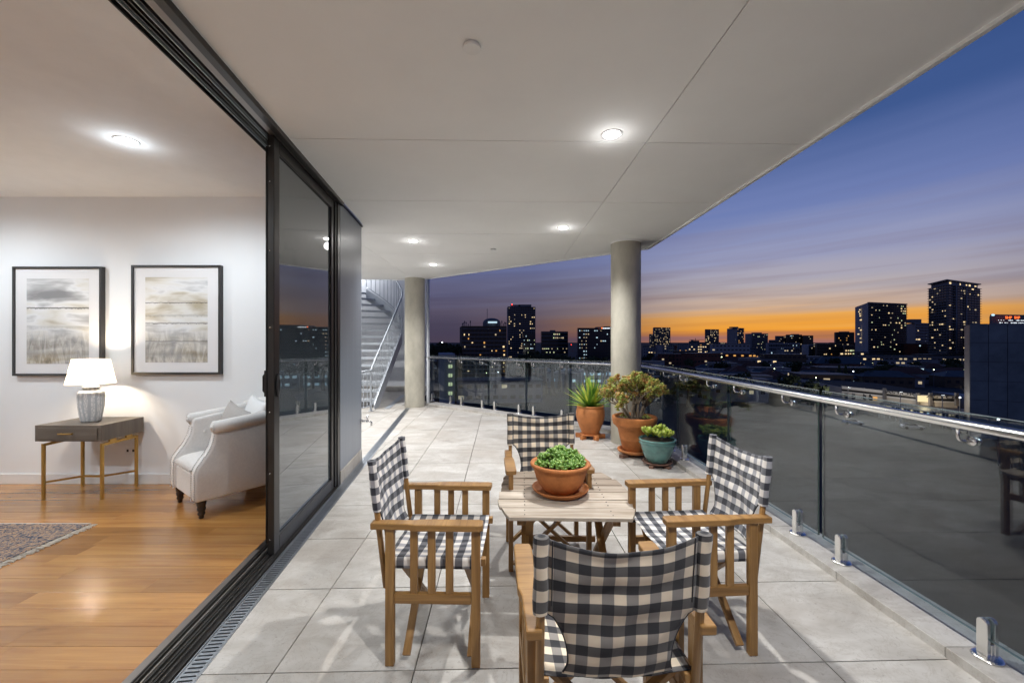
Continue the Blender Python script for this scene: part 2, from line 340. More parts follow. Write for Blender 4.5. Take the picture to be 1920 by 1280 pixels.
# ------------------------------------------------------------------ mesh helpers
class MB:
    def __init__(s):
        s.bm = bmesh.new(); s.uv = s.bm.loops.layers.uv.new('UVMap'); s.n = 0
    def _uvbox(s, faces, mat3, off):
        inv = mat3.transposed()
        for f in faces:
            f.normal_update(); nl = inv @ f.normal
            ax = max(range(3), key=lambda k: abs(nl[k]))
            for l in f.loops:
                p = inv @ l.vert.co
                if ax == 0: uv = (p.z, p.y)  # end grain
                elif ax == 1: uv = (p.x, p.z)
                else: uv = (p.x, p.y)
                l[s.uv].uv = (uv[0] + off, uv[1] + off * .37)
    def box(s, c, d, rot=None):
        """box whose local x is treated as the grain direction"""
        rot = rot or Matrix.Identity(3); c = Vector(c)
        hx, hy, hz = d[0] / 2, d[1] / 2, d[2] / 2
        vs = [s.bm.verts.new(c + rot @ Vector((sx * hx, sy * hy, sz * hz))) for sx in (-1, 1) for sy in (-1, 1) for sz in (-1, 1)]
        q = [(0, 1, 3, 2), (4, 6, 7, 5), (0, 4, 5, 1), (2, 3, 7, 6), (0, 2, 6, 4), (1, 5, 7, 3)]
        fs = [s.bm.faces.new([vs[i] for i in k]) for k in q]
        s.n += 1
        # grain along the longest side
        L = max(range(3), key=lambda k: d[k])
        perm = [L] + [k for k in range(3) if k != L]
        g = Matrix([rot.col[k] for k in perm]).transposed()
        s._uvbox(fs, g, s.n * 1.37 + random.random())
        return s
    def bb(s, x0, x1, y0, y1, z0, z1):
        return s.box(((x0 + x1) / 2, (y0 + y1) / 2, (z0 + z1) / 2), (abs(x1 - x0), abs(y1 - y0), abs(z1 - z0)))
    def bar(s, a, b, w, h, up=(0, 0, 1)):
        a = Vector(a); b = Vector(b); x = (b - a).normalized(); up = Vector(up)
        if abs(x.dot(up)) > .98: up = Vector((0, 1, 0))
        y = up.cross(x).normalized(); z = x.cross(y)
        return s.box((a + b) / 2, ((b - a).length, w, h), Matrix((x, y, z)).transposed())
    def face(s, pts, uvs=None):
        f = s.bm.faces.new([s.bm.verts.new(p) for p in pts])
        for l, p in zip(f.loops, uvs or [(q[0], q[1]) for q in pts]): l[s.uv].uv = p
        return f
    def prism(s, poly, z0, z1):
        """vertical prism from a CCW xy polygon"""
        n = len(poly); s.n += 1; off = s.n * 1.7
        lo = [s.bm.verts.new((p[0], p[1], z0)) for p in poly]; hi = [s.bm.verts.new((p[0], p[1], z1)) for p in poly]
        fs = [s.bm.faces.new(hi), s.bm.faces.new(lo[::-1])]
        for f in fs:
            for l in f.loops: l[s.uv].uv = (l.vert.co.x + off, l.vert.co.y)
        for i in range(n):
            j = (i + 1) % n
            f = s.bm.faces.new((lo[i], lo[j], hi[j], hi[i]))
            d = (Vector(poly[j]) - Vector(poly[i])).length
            for l, uv in zip(f.loops, ((0, z0), (d, z0), (d, z1), (0, z1))): l[s.uv].uv = (uv[0] + off, uv[1])
        return s
    def extr(s, poly, a0, a1, axis='x'):
        """extrude a 2-D polygon along an axis: axis x -> poly is (y,z)"""
        def P(p, a): return {'x': (a, p[0], p[1]), 'y': (p[0], a, p[1])}[axis]
        n = len(poly); s.n += 1; off = s.n * 1.7
        A = [s.bm.verts.new(P(p, a0)) for p in poly]; B = [s.bm.verts.new(P(p, a1)) for p in poly]
        fs = [s.bm.faces.new(A[::-1]), s.bm.faces.new(B)]
        for f in fs:
            for l in f.loops: l[s.uv].uv = (l.vert.co.y + l.vert.co.x + off, l.vert.co.z)
        for i in range(n):
            j = (i + 1) % n
            f = s.bm.faces.new((A[i], A[j], B[j], B[i]))
            for l in f.loops: l[s.uv].uv = (l.vert.co.x + l.vert.co.y + off, l.vert.co.z)
        bmesh.ops.recalc_face_normals(s.bm, faces=s.bm.faces[-n - 2:] if hasattr(s.bm.faces, 'ensure_lookup_table') and not s.bm.faces.ensure_lookup_table() else s.bm.faces)
        return s
    def lathe(s, prof, seg=24, c=(0, 0, 0), cap=True, jag=None):
        c = Vector(c); rings = []
        for r, z in prof:
            rings.append([s.bm.verts.new(c + Vector((r * math.cos(2 * math.pi * i / seg), r * math.sin(2 * math.pi * i / seg), z))) for i in range(seg)])
        for k in range(len(rings) - 1):
            for i in range(seg):
                j = (i + 1) % seg
                f = s.bm.faces.new((rings[k][i], rings[k][j], rings[k + 1][j], rings[k + 1][i]))
                u0, u1 = i / seg, (i + 1) / seg
                for l, uv in zip(f.loops, ((u0, prof[k][1]), (u1, prof[k][1]), (u1, prof[k + 1][1]), (u0, prof[k + 1][1]))): l[s.uv].uv = uv
        if cap:
            if prof[0][0] > 1e-4: s.bm.faces.new(rings[0][::-1])
            if prof[-1][0] > 1e-4: s.bm.faces.new(rings[-1])
        return s
    def tube(s, pts, r, seg=8, cap=True, closed=False):
        pts = [Vector(p) for p in pts]; n = len(pts)
        rr = r if isinstance(r, (list, tuple)) else [r] * n
        rings = []; pv = None
        for i, p in enumerate(pts):
            if closed: t = (pts[(i + 1) % n] - pts[i - 1]).normalized()
            else: t = (pts[min(i + 1, n - 1)] - pts[max(i - 1, 0)]).normalized()
            up = pv if pv is not None else (Vector((0, 0, 1)) if abs(t.z) < .9 else Vector((1, 0, 0)))
            a = (up - t * up.dot(t))
            if a.length < 1e-5: a = Vector((0, 1, 0)) - t * t.y
            a.normalize(); b = t.cross(a); pv = a
            rings.append([s.bm.verts.new(p + (a * math.cos(2 * math.pi * k / seg) + b * math.sin(2 * math.pi * k / seg)) * rr[i]) for k in range(seg)])
        m = n if closed else n - 1
        for i in range(m):
            A = rings[i]; B = rings[(i + 1) % n]
            for k in range(seg):
                j = (k + 1) % seg
                f = s.bm.faces.new((A[k], A[j], B[j], B[k]))
                for l, uv in zip(f.loops, ((i * .1, k * .02), (i * .1, k * .02 + .02), (i * .1 + .1, k * .02 + .02), (i * .1 + .1, k * .02))): l[s.uv].uv = uv
        if cap and not closed:
            s.bm.faces.new(rings[0][::-1]); s.bm.faces.new(rings[-1])
        return s
    def ball(s, c, r, seg=8, rings=5, sq=(1, 1, 1)):
        prof = []
        M4 = Matrix.Translation(Vector(c)) @ Matrix.Diagonal((sq[0] * r, sq[1] * r, sq[2] * r, 1))
        bmesh.ops.create_uvsphere(s.bm, u_segments=seg, v_segments=rings, radius=1, matrix=M4)
        return s
    def grid(s, fn, nu, nv, uvfn=None):
        vs = [[s.bm.verts.new(fn(i / nu, j / nv)) for j in range(nv + 1)] for i in range(nu + 1)]
        for i in range(nu):
            for j in range(nv):
                f = s.bm.faces.new((vs[i][j], vs[i + 1][j], vs[i + 1][j + 1], vs[i][j + 1]))
                if uvfn:
                    for l, (a, b) in zip(f.loops, ((i, j), (i + 1, j), (i + 1, j + 1), (i, j + 1))): l[s.uv].uv = uvfn(a / nu, b / nv)
        return s
    def build(s, name, mat, parent=None, smooth=False, bevel=0, kind=None, loc=None, solid=0, subsurf=0, label=None):
        me = bpy.data.meshes.new(name); s.bm.normal_update(); s.bm.to_mesh(me); s.bm.free()
        mats = mat if isinstance(mat, (list, tuple)) else [mat]
        for m in mats: me.materials.append(m)
        if smooth:
            for p in me.polygons: p.use_smooth = True
        return link(name, me, parent, bevel, kind, loc, solid, subsurf, label, smooth)
def link(name, me, parent=None, bevel=0, kind=None, loc=None, solid=0, subsurf=0, label=None, smooth=False):
    o = bpy.data.objects.new(name, me); C.objects.link(o)
    if parent: o.parent = parent
    if loc is not None: o.location = loc
    if solid:
        md = o.modifiers.new('solid', 'SOLIDIFY'); md.thickness = solid; md.offset = 0
    if subsurf:
        md = o.modifiers.new('sub', 'SUBSURF'); md.levels = subsurf; md.render_levels = subsurf
    if bevel:
        md = o.modifiers.new('bevel', 'BEVEL'); md.width = bevel; md.segments = 2; md.limit_method = 'ANGLE'; md.angle_limit = R(40)
        if smooth is False:
            for p in me.polygons: p.use_smooth = False
    if kind: o['kind'] = kind
    if label: o['label'] = label
    return o
def tag(o, label=None, cat=None, group=None, kind=None):
    if label: o['label'] = label
    if cat: o['category'] = cat
    if group: o['group'] = group
    if kind: o['kind'] = kind
    return o
def thing(name, label, cat, loc=(0, 0, 0), rz=0, group=None):
    o = bpy.data.objects.new(name, None); C.objects.link(o); o.empty_display_size = .2
    o.location = loc; o.rotation_euler = (0, 0, rz)
    return tag(o, label, cat, group)
KIDS = {}
def copy_tree(o, loc=None, rz=None, label=None, group=None, scale=None, parent=None):
    c = o.copy(); C.objects.link(c)
    if loc is not None: c.location = loc
    if rz is not None: c.rotation_euler = (0, 0, rz)
    if scale is not None: c.scale = scale
    if label: c['label'] = label
    if group: c['group'] = group
    if parent: c.parent = parent
    for ch in o.children: copy_tree(ch, parent=c)
    return c
def W(px, py, Y): return Vector(((px - XC) / F * Y, Y, EYE - (py - YC) / F * Y))
def clip(poly, a, b, c):
    """keep the part of the polygon where a x + b y <= c"""
    out = []; n = len(poly)
    for i in range(n):
        p = poly[i]; q = poly[(i + 1) % n]
        dp = a * p[0] + b * p[1] - c; dq = a * q[0] + b * q[1] - c
        if dp <= 0: out.append(p)
        if (dp < 0 < dq) or (dq < 0 < dp):
            t = dp / (dp - dq); out.append((p[0] + (q[0] - p[0]) * t, p[1] + (q[1] - p[1]) * t))
    res = []
    for p in out:
        if not res or (abs(p[0] - res[-1][0]) + abs(p[1] - res[-1][1])) > 1e-4: res.append(p)
    if len(res) > 1 and abs(res[0][0] - res[-1][0]) + abs(res[0][1] - res[-1][1]) < 1e-4: res.pop()
    return res
def area(poly): return .5 * sum(poly[i][0] * poly[(i + 1) % len(poly)][1] - poly[(i + 1) % len(poly)][0] * poly[i][1] for i in range(len(poly)))
TS = -.026   # slope of the paving grid (x drifts left going away)
def cells(region, k0, dk, m0, dm, slope=TS, gap=.0055):
    """paving cells of a sheared-square grid, clipped to a region; yields polygons"""
    ks = [p[0] - slope * p[1] for p in region]; ms = [p[1] + slope * p[0] for p in region]
    i0 = math.floor((min(ks) - k0) / dk); i1 = math.ceil((max(ks) - k0) / dk)
    j0 = math.floor((min(ms) - m0) / dm); j1 = math.ceil((max(ms) - m0) / dm)
    for j in range(j0, j1):
        for i in range(i0, i1):
            p = list(region); g = gap / 2
            p = clip(p, 1, -slope, k0 + (i + 1) * dk - g)
            if len(p) > 2: p = clip(p, -1, slope, -(k0 + i * dk + g))
            if len(p) > 2: p = clip(p, slope, 1, m0 + (j + 1) * dm - g)
            if len(p) > 2: p = clip(p, -slope, -1, -(m0 + j * dm + g))
            if len(p) > 2 and abs(area(p)) > .004:
                yield p if area(p) > 0 else p[::-1]

# glazing line: x = -G0 - .12 y
GS = -.12
def gx(y, off=1.21): return -off + GS * y
GA = math.atan(.12); GL = math.sqrt(1 + .12 ** 2)
def gthing(name, label, cat, group=None):       # local y runs along the facade, local x points out over the terrace
    return thing(name, label, cat, (-1.21, 0, 0), GA, group)
# railing lines
def rx(y): return 2.09 - .02 * y            # right glass line
RC = Vector((1.965, 6.30))                  # corner of the balustrade
FD = Vector((-.7694, .6387))                # direction of the far side, leftwards
FN = Vector((-.6387, -.7694))               # inward normal
def fr(d): return RC + FD * d               # point along the far glass line

# ================================================================== SETTING
# ---- terrace floor
tf = MB()
slab = [(gx(-2) - .2, -2), (2.25, -2), (2.12, 6.35), (-2.30, 10.0), (-2.3, 11.9), (-6.5, 11.9), (-6.5, 4.6), (gx(4.6) - .2, 4.6)]
tf.prism(slab, -.30, -.012)
floor = tf.build('terrace_floor', M['grout']); tag(floor, kind='structure')
def dR(y): return gx(y, 1.108)
def dL(y): return gx(y, 1.206)
kin_r = lambda y: 1.98 - .022 * y
kc = (1.847, 6.063)
kdir = Vector((-.7809, .6247))
kend = Vector(kc) + kdir * 5.2
regA = [(dR(-1.6), -1.6), (kin_r(-1.6), -1.6), kc, (kend.x, kend.y), (dR(kend.y), kend.y)]
regA = [(dR(-1.6), -1.6), (kin_r(-1.6), -1.6), kc, (kend.x, kend.y), (-2.3, 11.6), (dR(11.6), 11.6)]
yB = 4.915
regB = [(dL(yB), yB), (dL(11.6), 11.6), (-6.2, 11.6), (-6.2, yB)]
def floor_tiles(reg):
    for p in cells(reg, -.973, .6, 1.787 - 1.2 * 4, .5985):
        b = MB(); b.prism(p, -.012, 0.0 + random.uniform(-.0006, .0006)); b.build('tile', M['tile'], floor, bevel=.0012)
floor_tiles(regA); floor_tiles(regB)
b = MB(); b.prism([(dL(8.70), 8.70), (dR(8.70), 8.70), (dR(11.6), 11.6), (dL(11.6), 11.6)], -.012, -.0005); b.build('tile', M['tile'], floor)
# ---- raised stone kerb under the balustrade: copings 0.6 long
def kerb_piece(a, b_, c, d):
    p = [tuple(a), tuple(b_), tuple(c), tuple(d)]
    if area(p) < 0: p = p[::-1]
    m = MB(); m.prism(p, -.01, .045); return m
kerb = thing('stone_kerb', 'low pale stone kerb under the glass balustrade', 'kerb', (0, 0, 0))
y = -1.5
ys = [1.787 + .6 * m + .026 * 2 for m in range(-6, 8)]
for i in range(len(ys) - 1):
    y0, y1 = ys[i] + .0015, ys[i + 1] - .0015
    if y0 > 6.0: break
    if y1 > 6.05:
        pts = [(kin_r(y0), y0), (2.26, y0), (2.19, 6.52), kc]
        m = MB(); m.prism(pts, -.01, .045); m.build('coping_stone', M['tile'], kerb, bevel=.003); break
    m = kerb_piece((kin_r(y0), y0), (2.26 - .02 * y0, y0), (2.26 - .02 * y1, y1), (kin_r(y1), y1)); m.build('coping_stone', M['tile'], kerb, bevel=.003)
for i in range(8):
    a = Vector(kc) + kdir * (i * .6 + .0015); b_ = Vector(kc) + kdir * (i * .6 + .5985)
    o_ = Vector((.6247, .7809)) * .30
    if i == 0: o0 = Vector((2.185, 6.53))
    else: o0 = a + o_
    m = kerb_piece(a, o0, b_ + o_, b_); m.build('coping_stone', M['tile'], kerb, bevel=.003)

# ---- drain channels
dr = gthing('drain_channel', 'long slotted steel drain running beside the sliding door track', 'drain')
def drain(parent, y0, y1, x0, x1, slots=True):
    b = MB(); b.bb(x0, x0 + .006, y0, y1, -.012, .0015); b.bb(x1 - .006, x1, y0, y1, -.012, .0015); b.bb(x0, x1, y0 - .004, y0, -.012, .0015); b.bb(x0, x1, y1, y1 + .004, -.012, .0015)
    b.build('frame', M['grate'], parent)
    b = MB(); b.bb(x0 + .007, x1 - .007, y0, y1, -.012, -.010); b.build('trough', M['black'], parent)
    if slots:
        b = MB(); yy = y0 + .004
        while yy < y1 - .02:
            b.bb(x0 + .018, x1 - .018, yy, yy + .0145, -.009, -.001); yy += .0235
        b.bb(x0 + .0085, x0 + .018, y0, y1, -.009, -.0008); b.bb(x1 - .018, x1 - .0085, y0, y1, -.009, -.0008)
        b.build('grate', M['grate'], parent, kind='stuff')
    else:
        b = MB(); b.bb(x0 + .012, x1 - .012, y0, y1, -.009, -.0015); b.build('cover', M['galv'], parent)
drain(dr, -1.2, 8.72 * GL, .004, .101)
d2 = thing('drain_channel', 'short dark drain cover in the paving between stair and column', 'drain', (0, 0, 0))
def d2strip():
    A = Vector((-2.62, 8.6)); B = Vector((-2.86, 10.8)); n = Vector((.995, .11)) * .05
    b = MB(); b.prism([tuple(A - n), tuple(A + n), tuple(B + n), tuple(B - n)], -.002, .0035); b.build('cover', M['galv'], d2)
    b = MB(); n2 = n * 1.16
    b.prism([tuple(A - n2), tuple(A - n), tuple(B - n), tuple(B - n2)], -.002, .005); b.prism([tuple(A + n), tuple(A + n2), tuple(B + n2), tuple(B + n)], -.002, .005)
    b.build('frame', M['grate'], d2)
d2strip()

# ---- soffit of panels
sof = MB()
ceil_reg = [(gx(-2.2, 1.185), -2.2), (2.14, -2.2), (2.01, 6.07), (-1.87, 9.0), (-2.69, 9.2), (-6.2, 9.2), (-6.2, 4.86), (gx(4.86, 1.185), 4.86)]
sof.prism(ceil_reg if area(ceil_reg) > 0 else ceil_reg[::-1], CEIL + .012, CEIL + .32)
soffit = sof.build('soffit', M['ceiling']); tag(soffit, kind='structure')
# split the non convex region into convex halves only where the wall corner forces it
cr1 = [(gx(-2.2, 1.12), -2.2), (2.14, -2.2), (2.01, 6.07), (-1.87, 9.0), (gx(9.0, 1.12), 9.0)]
cr2 = [(gx(4.86, 1.12), 4.86), (gx(9.0, 1.12), 9.0), (-1.87, 9.0), (-2.69, 9.2), (-6.2, 9.2), (-6.2, 4.86)]
def soffit_panels():
    whole = ceil_reg if area(ceil_reg) > 0 else ceil_reg[::-1]
    for p in cells(whole, 1.0 - 3.0 * 3, 3.0, 2.83 - 1.225 * 5, 1.225, TS * .9, .007):
        b = MB(); b.prism(p, CEIL, CEIL + .010); b.build('ceiling_panel', M['ceiling'], soffit, bevel=.0015)
soffit_panels()
b = MB()
for (a, c) in (((2.14, -2.2), (2.01, 6.07)), ((2.01, 6.07), (-1.87, 9.0)), ((-1.87, 9.0), (-2.69, 9.2))):
    b.bar((a[0] + .008, a[1] + .006, CEIL - .004), (c[0] + .008, c[1] + .006, CEIL - .004), .028, .03)
b.build('edge_trim', M['skirt'], soffit)

# ---- room: floor of planks, walls, ceiling
XR0 = -6.4; YW = 4.08
rf = MB(); rf.prism([(XR0, -2.0), (gx(-2.0, 1.40), -2.0), (gx(YW, 1.40), YW), (XR0, YW)], -.12, -.010)
roomfloor = rf.build('timber_floor', M['joint']); tag(roomfloor, kind='structure')
random.seed(21)
def planks():
    yy = YW - .002; row = 0
    while yy > .3:
        y0, y1 = yy - .1355, yy; xr = gx(y0, 1.402)
        x = xr + random.uniform(.0, .01); first = True
        x1 = xr; 
        cut = random.uniform(.35, 1.7)
        while x1 > -5.6:
            x0 = x1 - cut; x0 = max(x0, XR0 + .02)
            xr1 = min(x1, gx(y1, 1.402)) if first else x1
            xr0 = x1
            pts = [(x0 + .0004, y0 + .0004), (xr0 - .0004, y0 + .0004), (xr1 - .0004, y1 - .0004), (x0 + .0004, y1 - .0004)]
            b = MB(); b.prism(pts, -.010, random.uniform(-.0004, .0004)); b.build('plank', M['floorwood'], roomfloor, bevel=.0008)
            x1 = x0; cut = random.uniform(1.0, 2.1); first = False
            if x0 <= XR0 + .03: break
        yy -= .136
    b = MB(); b.prism([(XR0, -2.0), (gx(-2.0, 1.405), -2.0), (gx(yy, 1.405), yy), (XR0, yy)], -.010, 0); b.build('plank', M['floorwood'], roomfloor)
planks()
def wallbox(name, *a, mat='white', skirt=None):
    b = MB(); b.bb(*a); o = b.build(name, M[mat]); tag(o, kind='structure'); return o
wback = wallbox('back_wall', XR0 - .2, gx(YW, 1.43), YW, YW + .2, -.12, 2.99)
b = MB(); b.bb(XR0, gx(YW, 1.45), YW - .016, YW - .0005, .0, .10); b.build('skirting_board', M['skirt'], wback, bevel=.003)
wleft = wallbox('left_wall', XR0 - .2, XR0, -2.2, YW, -.12, 2.99)
wfront = wallbox('front_wall', XR0 - .2, gx(-2, 1.3), -2.2, -2.0, -.12, 2.99)
b = MB(); b.prism([(XR0, -2.0), (gx(-2, 1.585), -2.0), (gx(YW, 1.585), YW), (XR0, YW)], 2.845, 2.99)
rc = b.build('room_ceiling', M['room_ceiling']); tag(rc, kind='structure')
b = MB(); b.prism([(gx(-2, 1.584), -2.0), (gx(-2, 1.405), -2.0), (gx(YW, 1.405), YW), (gx(YW, 1.584), YW)], 2.798, 2.985)
b.build('bulkhead', M['room_ceiling'], rc)

# ---- exterior wall end, facade continuing left behind the corner
ew = gthing('facade_wall', 'blue grey painted wall end beside the sliding door', 'wall')
b = MB(); b.bb(-.34, 0, 4.06 * GL, 4.91 * GL, .13, CEIL); b.build('wall_panel', M['greywall'], ew, bevel=.002)
b = MB(); b.bb(-.34, .006, 4.055 * GL, 4.915 * GL, -.01, .128); b.build('skirting_tile', M['tile'], ew, bevel=.002)
b = MB(); b.bb(-.010, .014, 4.07 * GL, 4.92 * GL, CEIL - .014, CEIL - .001); b.build('top_trim', M['bronze'], ew)
rw = MB(); rw.bb(-6.4, gx(4.91) - .34, 4.30, 4.90, -.02, CEIL); rwo = rw.build('return_wall', M['palewall']); tag(rwo, kind='structure')
lw = MB(); lw.bb(-6.4, -6.2, 4.9, 11.6, -.02, CEIL + 1.6); lwo = lw.build('side_wall', M['palewall']); tag(lwo, kind='structure')
sw = MB(); sw.bb(-6.4, -2.44, 11.62, 11.9, .15, 7.0)
swo = sw.build('stair_wall', M['palewall']); tag(swo, kind='structure')
b = MB(); b.bb(-6.4, -2.43, 11.60, 11.9, -.02, .148); b.build('skirting_tile', M['tile'], swo)
# windows of the side wall (seen mirrored in the far balustrade)
def side_window(y0, y1, z0, z1, label, ring=False):
    t = thing('glazed_door', label, 'door', (-6.2, (y0 + y1) / 2, 0))
    h = (y1 - y0) / 2; b = MB()
    b.bb(0, .05, -h, -h + .14, z0, z1); b.bb(0, .05, h - .14, h, z0, z1); b.bb(0, .05, -h + .14, h - .14, z0, z0 + .1); b.bb(0, .05, -h + .14, h - .14, z1 - .1, z1)
    b.build('frame', M['bronze'], t)
    b = MB(); b.bb(.002, .012, -h + .14, h - .14, z0 + .1, z1 - .1); b.build('blind' if ring else 'pane', M['skirt'] if ring else M['dark_glass'], t)
    if ring:
        b = MB(); b.tube([(.02, .26 * math.cos(a * math.pi / 12), .42 + .26 * math.sin(a * math.pi / 12)) for a in range(24)], .011, 6, closed=True)
        b.build('ring', M['bronze'], t, smooth=True)
side_window(6.1, 7.15, .04, 2.2, 'dark framed glazed door with pale blind and ring, past the stair', True)
side_window(7.6, 9.4, .04, 2.2, 'wide dark framed glazed door beside the stair, blue glass')

# ================================================================== DOOR
door = gthing('sliding_door', 'tall bronze framed sliding glass door, panels stacked half open', 'door')
# threshold and head tracks
b = MB(); b.bb(-.19, -.004, -1.9, 4.06 * GL, -.012, .006); b.build('sill', M['bronze'], door)
b = MB(); b.bb(-.19, -.150, -1.9, 2.80, .006, .012)
b.build('sill_strip', M['bronze_light'], door, bevel=.002)
for x in (-.142, -.128, -.104, -.090, -.066, -.052, -.028):
    b = MB(); b.bb(x - .0035, x + .0035, -1.9, 4.04 * GL, .006, .020); b.build('sill_track', M['bronze'] if x != -.104 else M['bronze_light'], door)
b = MB(); b.bb(-.19, -.182, -1.9, 4.06 * GL, CEIL - .035, CEIL + .03); b.bb(-.012, .030, -1.9, 4.08 * GL, CEIL - .035, CEIL - .001); b.bb(-.182, -.012, -1.9, 4.06 * GL, CEIL - .003, CEIL + .03)
b.build('head', M['bronze'], door, bevel=.002)
b = MB(); b.bb(-.052, -.016, -1.9, 4.05 * GL, CEIL - .03, CEIL - .004); b.build('head_cover', M['bronze_light'], door)
for x in (-.160, -.138, -.116, -.094, -.072):
    b = MB(); b.bb(x - .003, x + .003, -1.9, 4.05 * GL, CEIL - .030, CEIL - .004); b.build('head_track', M['bronze'] if x not in (-.160, -.094) else M['galv'], door)
b = MB(); b.bb(-.19, -.002, 3.985 * GL, 4.058 * GL, .006, CEIL - .004); b.build('jamb', M['bronze'], door)
b = MB(); b.bb(-.14, -.010, 3.93 * GL, 3.98 * GL, .02, CEIL - .04); b.build('stop', M['black'], door)
def door_panel(x, y0, y1, glassmat, handle=0):
    z0, z1 = .022, CEIL - .036; w = .082
    b = MB(); b.bb(x - .02, x + .02, y0, y0 + w, z0, z1); st = b.build('stile', M['bronze'], door, bevel=.003)
    b = MB(); b.bb(x - .02, x + .02, y1 - .07, y1, z0, z1); b.build('stile', M['bronze'], door, bevel=.003)
    b = MB(); b.bb(x - .02, x + .02, y0 + w, y1 - .07, z0, z0 + .09); b.build('rail', M['bronze'], door, bevel=.003)
    b = MB(); b.bb(x - .02, x + .02, y0 + w, y1 - .07, z1 - .085, z1); b.build('rail', M['bronze'], door, bevel=.003)
    b = MB(); b.bb(x - .004, x + .004, y0 + w, y1 - .07, z0 + .09, z1 - .085); b.build('pane', glassmat, door)
    return st
door_panel(-.040, 2.700, 3.925 * GL, M['door_glass'])
st2 = door_panel(-.082, 2.795, 3.90 * GL, M['dark_glass'])
st3 = door_panel(-.124, 2.860, 3.93 * GL, M['dark_glass'])
b = MB(); b.bb(-.140, -.133, 2.852, 2.860, .03, CEIL - .05); b.build('seal_strip', M['black'], door)
# oval pull handle and latch on the leading stile
b = MB(); b.lathe([(.0, 0), (.022, 0), (.026, .004), (.024, .012), (.014, .014), (.012, .008), (0, .008)], 20)
h = b.build('handle', M['black'], door, smooth=True); h.location = (-.020, 2.741, 1.12); h.rotation_euler = (0, R(90), 0); h.scale = (3.0, 1.0, 1)
b = MB(); b.box((-.150, 2.880, 1.12), (.014, .030, .18)); b.tube([(-.152, 2.880, 1.19), (-.166, 2.878, 1.17), (-.166, 2.878, 1.07), (-.152, 2.880, 1.05)], .007, 8)
b.build('latch', M['bronze'], door, bevel=.004)
b = MB()
for z in (.12, .55, .95, 1.5, 2.0, 2.45, 2.68):
    b.ball((-.045, 2.697, z), .0045, 6, 4); b.ball((-.086, 2.792, z + .05), .0045, 6, 4)
b.build('screw_head', M['steel'], door, smooth=True)

# ================================================================== COLUMNS, STAIR, POLE
def column(x, y, r, label):
    b = MB(); b.lathe([(r, 0), (r, .9), (r, 1.8), (r, CEIL - .001)], 56, cap=False)
    t = thing('round_column', label, 'column', (x, y, 0)); b.build('shaft', M['concrete'], t, smooth=True)
    b = MB(); b.lathe([(r + .012, CEIL - .012), (r + .012, CEIL - .0005)], 56, cap=True); b.build('top_collar', M['ceiling'], t)  # thin collar in soffit paint round the top of the shaft
    return t
column(1.60, 5.775, .205, 'thick round concrete column standing behind the potted plants')
column(-2.12, 8.96, .215, 'round concrete column standing beside the outdoor stair')
pl = MB(); pl.tube([(-1.93, 9.45, -3), (-1.93, 9.45, 2.9)], .035, 12); po = pl.build('downpipe', M['palewall'], smooth=True)
tag(po, 'slim pale vertical pipe just right of the farther column', 'pipe')

stair = thing('outdoor_stair', 'blue grey curved steel stair with baluster rails beside the column', 'stair', (0, 0, 0))
def stair_path(k):
    """right edge point, left edge point and height for riser k (floats allowed)"""
    RUN = .235
    if k <= 9:
        y = 8.55 + k * RUN
        return Vector((-2.90, y)), Vector((-4.05, y))
    a = (k - 9) * .205; cx, cyy = -4.25, 8.55 + 9 * RUN
    yy = cyy
    return Vector((cx + 1.35 * math.cos(a), yy + .72 * math.sin(a))), Vector((cx + .2 * math.cos(a), yy + .2 * math.sin(a)))
RISE = .172
for k in range(1, 17):
    a, l = stair_path(k - .08); a2, l2 = stair_path(k + .95); z = k * RISE
    p = [tuple(l), tuple(a), tuple(a2), tuple(l2)]
    if area(p) < 0: p = p[::-1]
    b = MB(); b.prism(p, z - .035, z); b.build('tread', M['tread'], stair)
    b = MB(); b.bar((a.x, a.y - .004, z - .02), (l.x, l.y - .004, z - .02), .012, .055); b.build('nosing', M['galv'], stair)
b = MB(); b2 = MB(); b3 = MB()
prev = None
pts = [stair_path(k * .5)[0] for k in range(0, 33)]
for i in range(32):
    a, c = pts[i], pts[i + 1]
    z0, z1 = i * .5 * RISE, (i + 1) * .5 * RISE
    b.face([(a.x + .03, a.y, max(0, z0 - .20)), (c.x + .03, c.y, max(0, z1 - .20)), (c.x + .03, c.y, z1 + .10), (a.x + .03, a.y, z0 + .10)])
b.build('stringer', M['galv'], stair, solid=.02)
b = MB()
for i in range(32):
    a, c = stair_path(i * .5)[1], stair_path(i * .5 + .5)[1]
    z0, z1 = i * .5 * RISE, (i + 1) * .5 * RISE
    b.face([(a.x, a.y, max(0, z0 - .20)), (c.x, c.y, max(0, z1 - .20)), (c.x, c.y, z1 + .10), (a.x, a.y, z0 + .10)])
b.build('stringer', M['galv'], stair, solid=.02)
rail = []
top = MB(); low = MB()
hp = [(-2.87, 8.35, .82)] + [(stair_path(k * .5)[0].x + .03, stair_path(k * .5)[0].y, k * .5 * RISE + .98) for k in range(0, 33)]
top.tube([(-3.05, 7.80, .80)] + hp, .021, 8); top.build('handrail', M['galv'], stair, smooth=True)
lp = [(-2.87, 8.35, .10)] + [(stair_path(k * .5)[0].x + .03, stair_path(k * .5)[0].y, k * .5 * RISE + .16) for k in range(0, 33)]
low.tube([(-3.05, 7.80, .10)] + lp, .012, 6); low.build('bottom_rail', M['galv'], stair, smooth=True)
bm_ = bpy.data.meshes.new('baluster'); tb = MB(); tb.tube([(0, 0, 0), (0, 0, .83)], .0085, 6); tb.bm.to_mesh(bm_); tb.bm.free(); bm_.materials.append(M['galv'])
for k in range(0, 33):
    q = k * .5
    if q > 16: break
    p = stair_path(q)[0]
    link('baluster', bm_, stair, loc=(p.x + .03, p.y, q * RISE + .155))
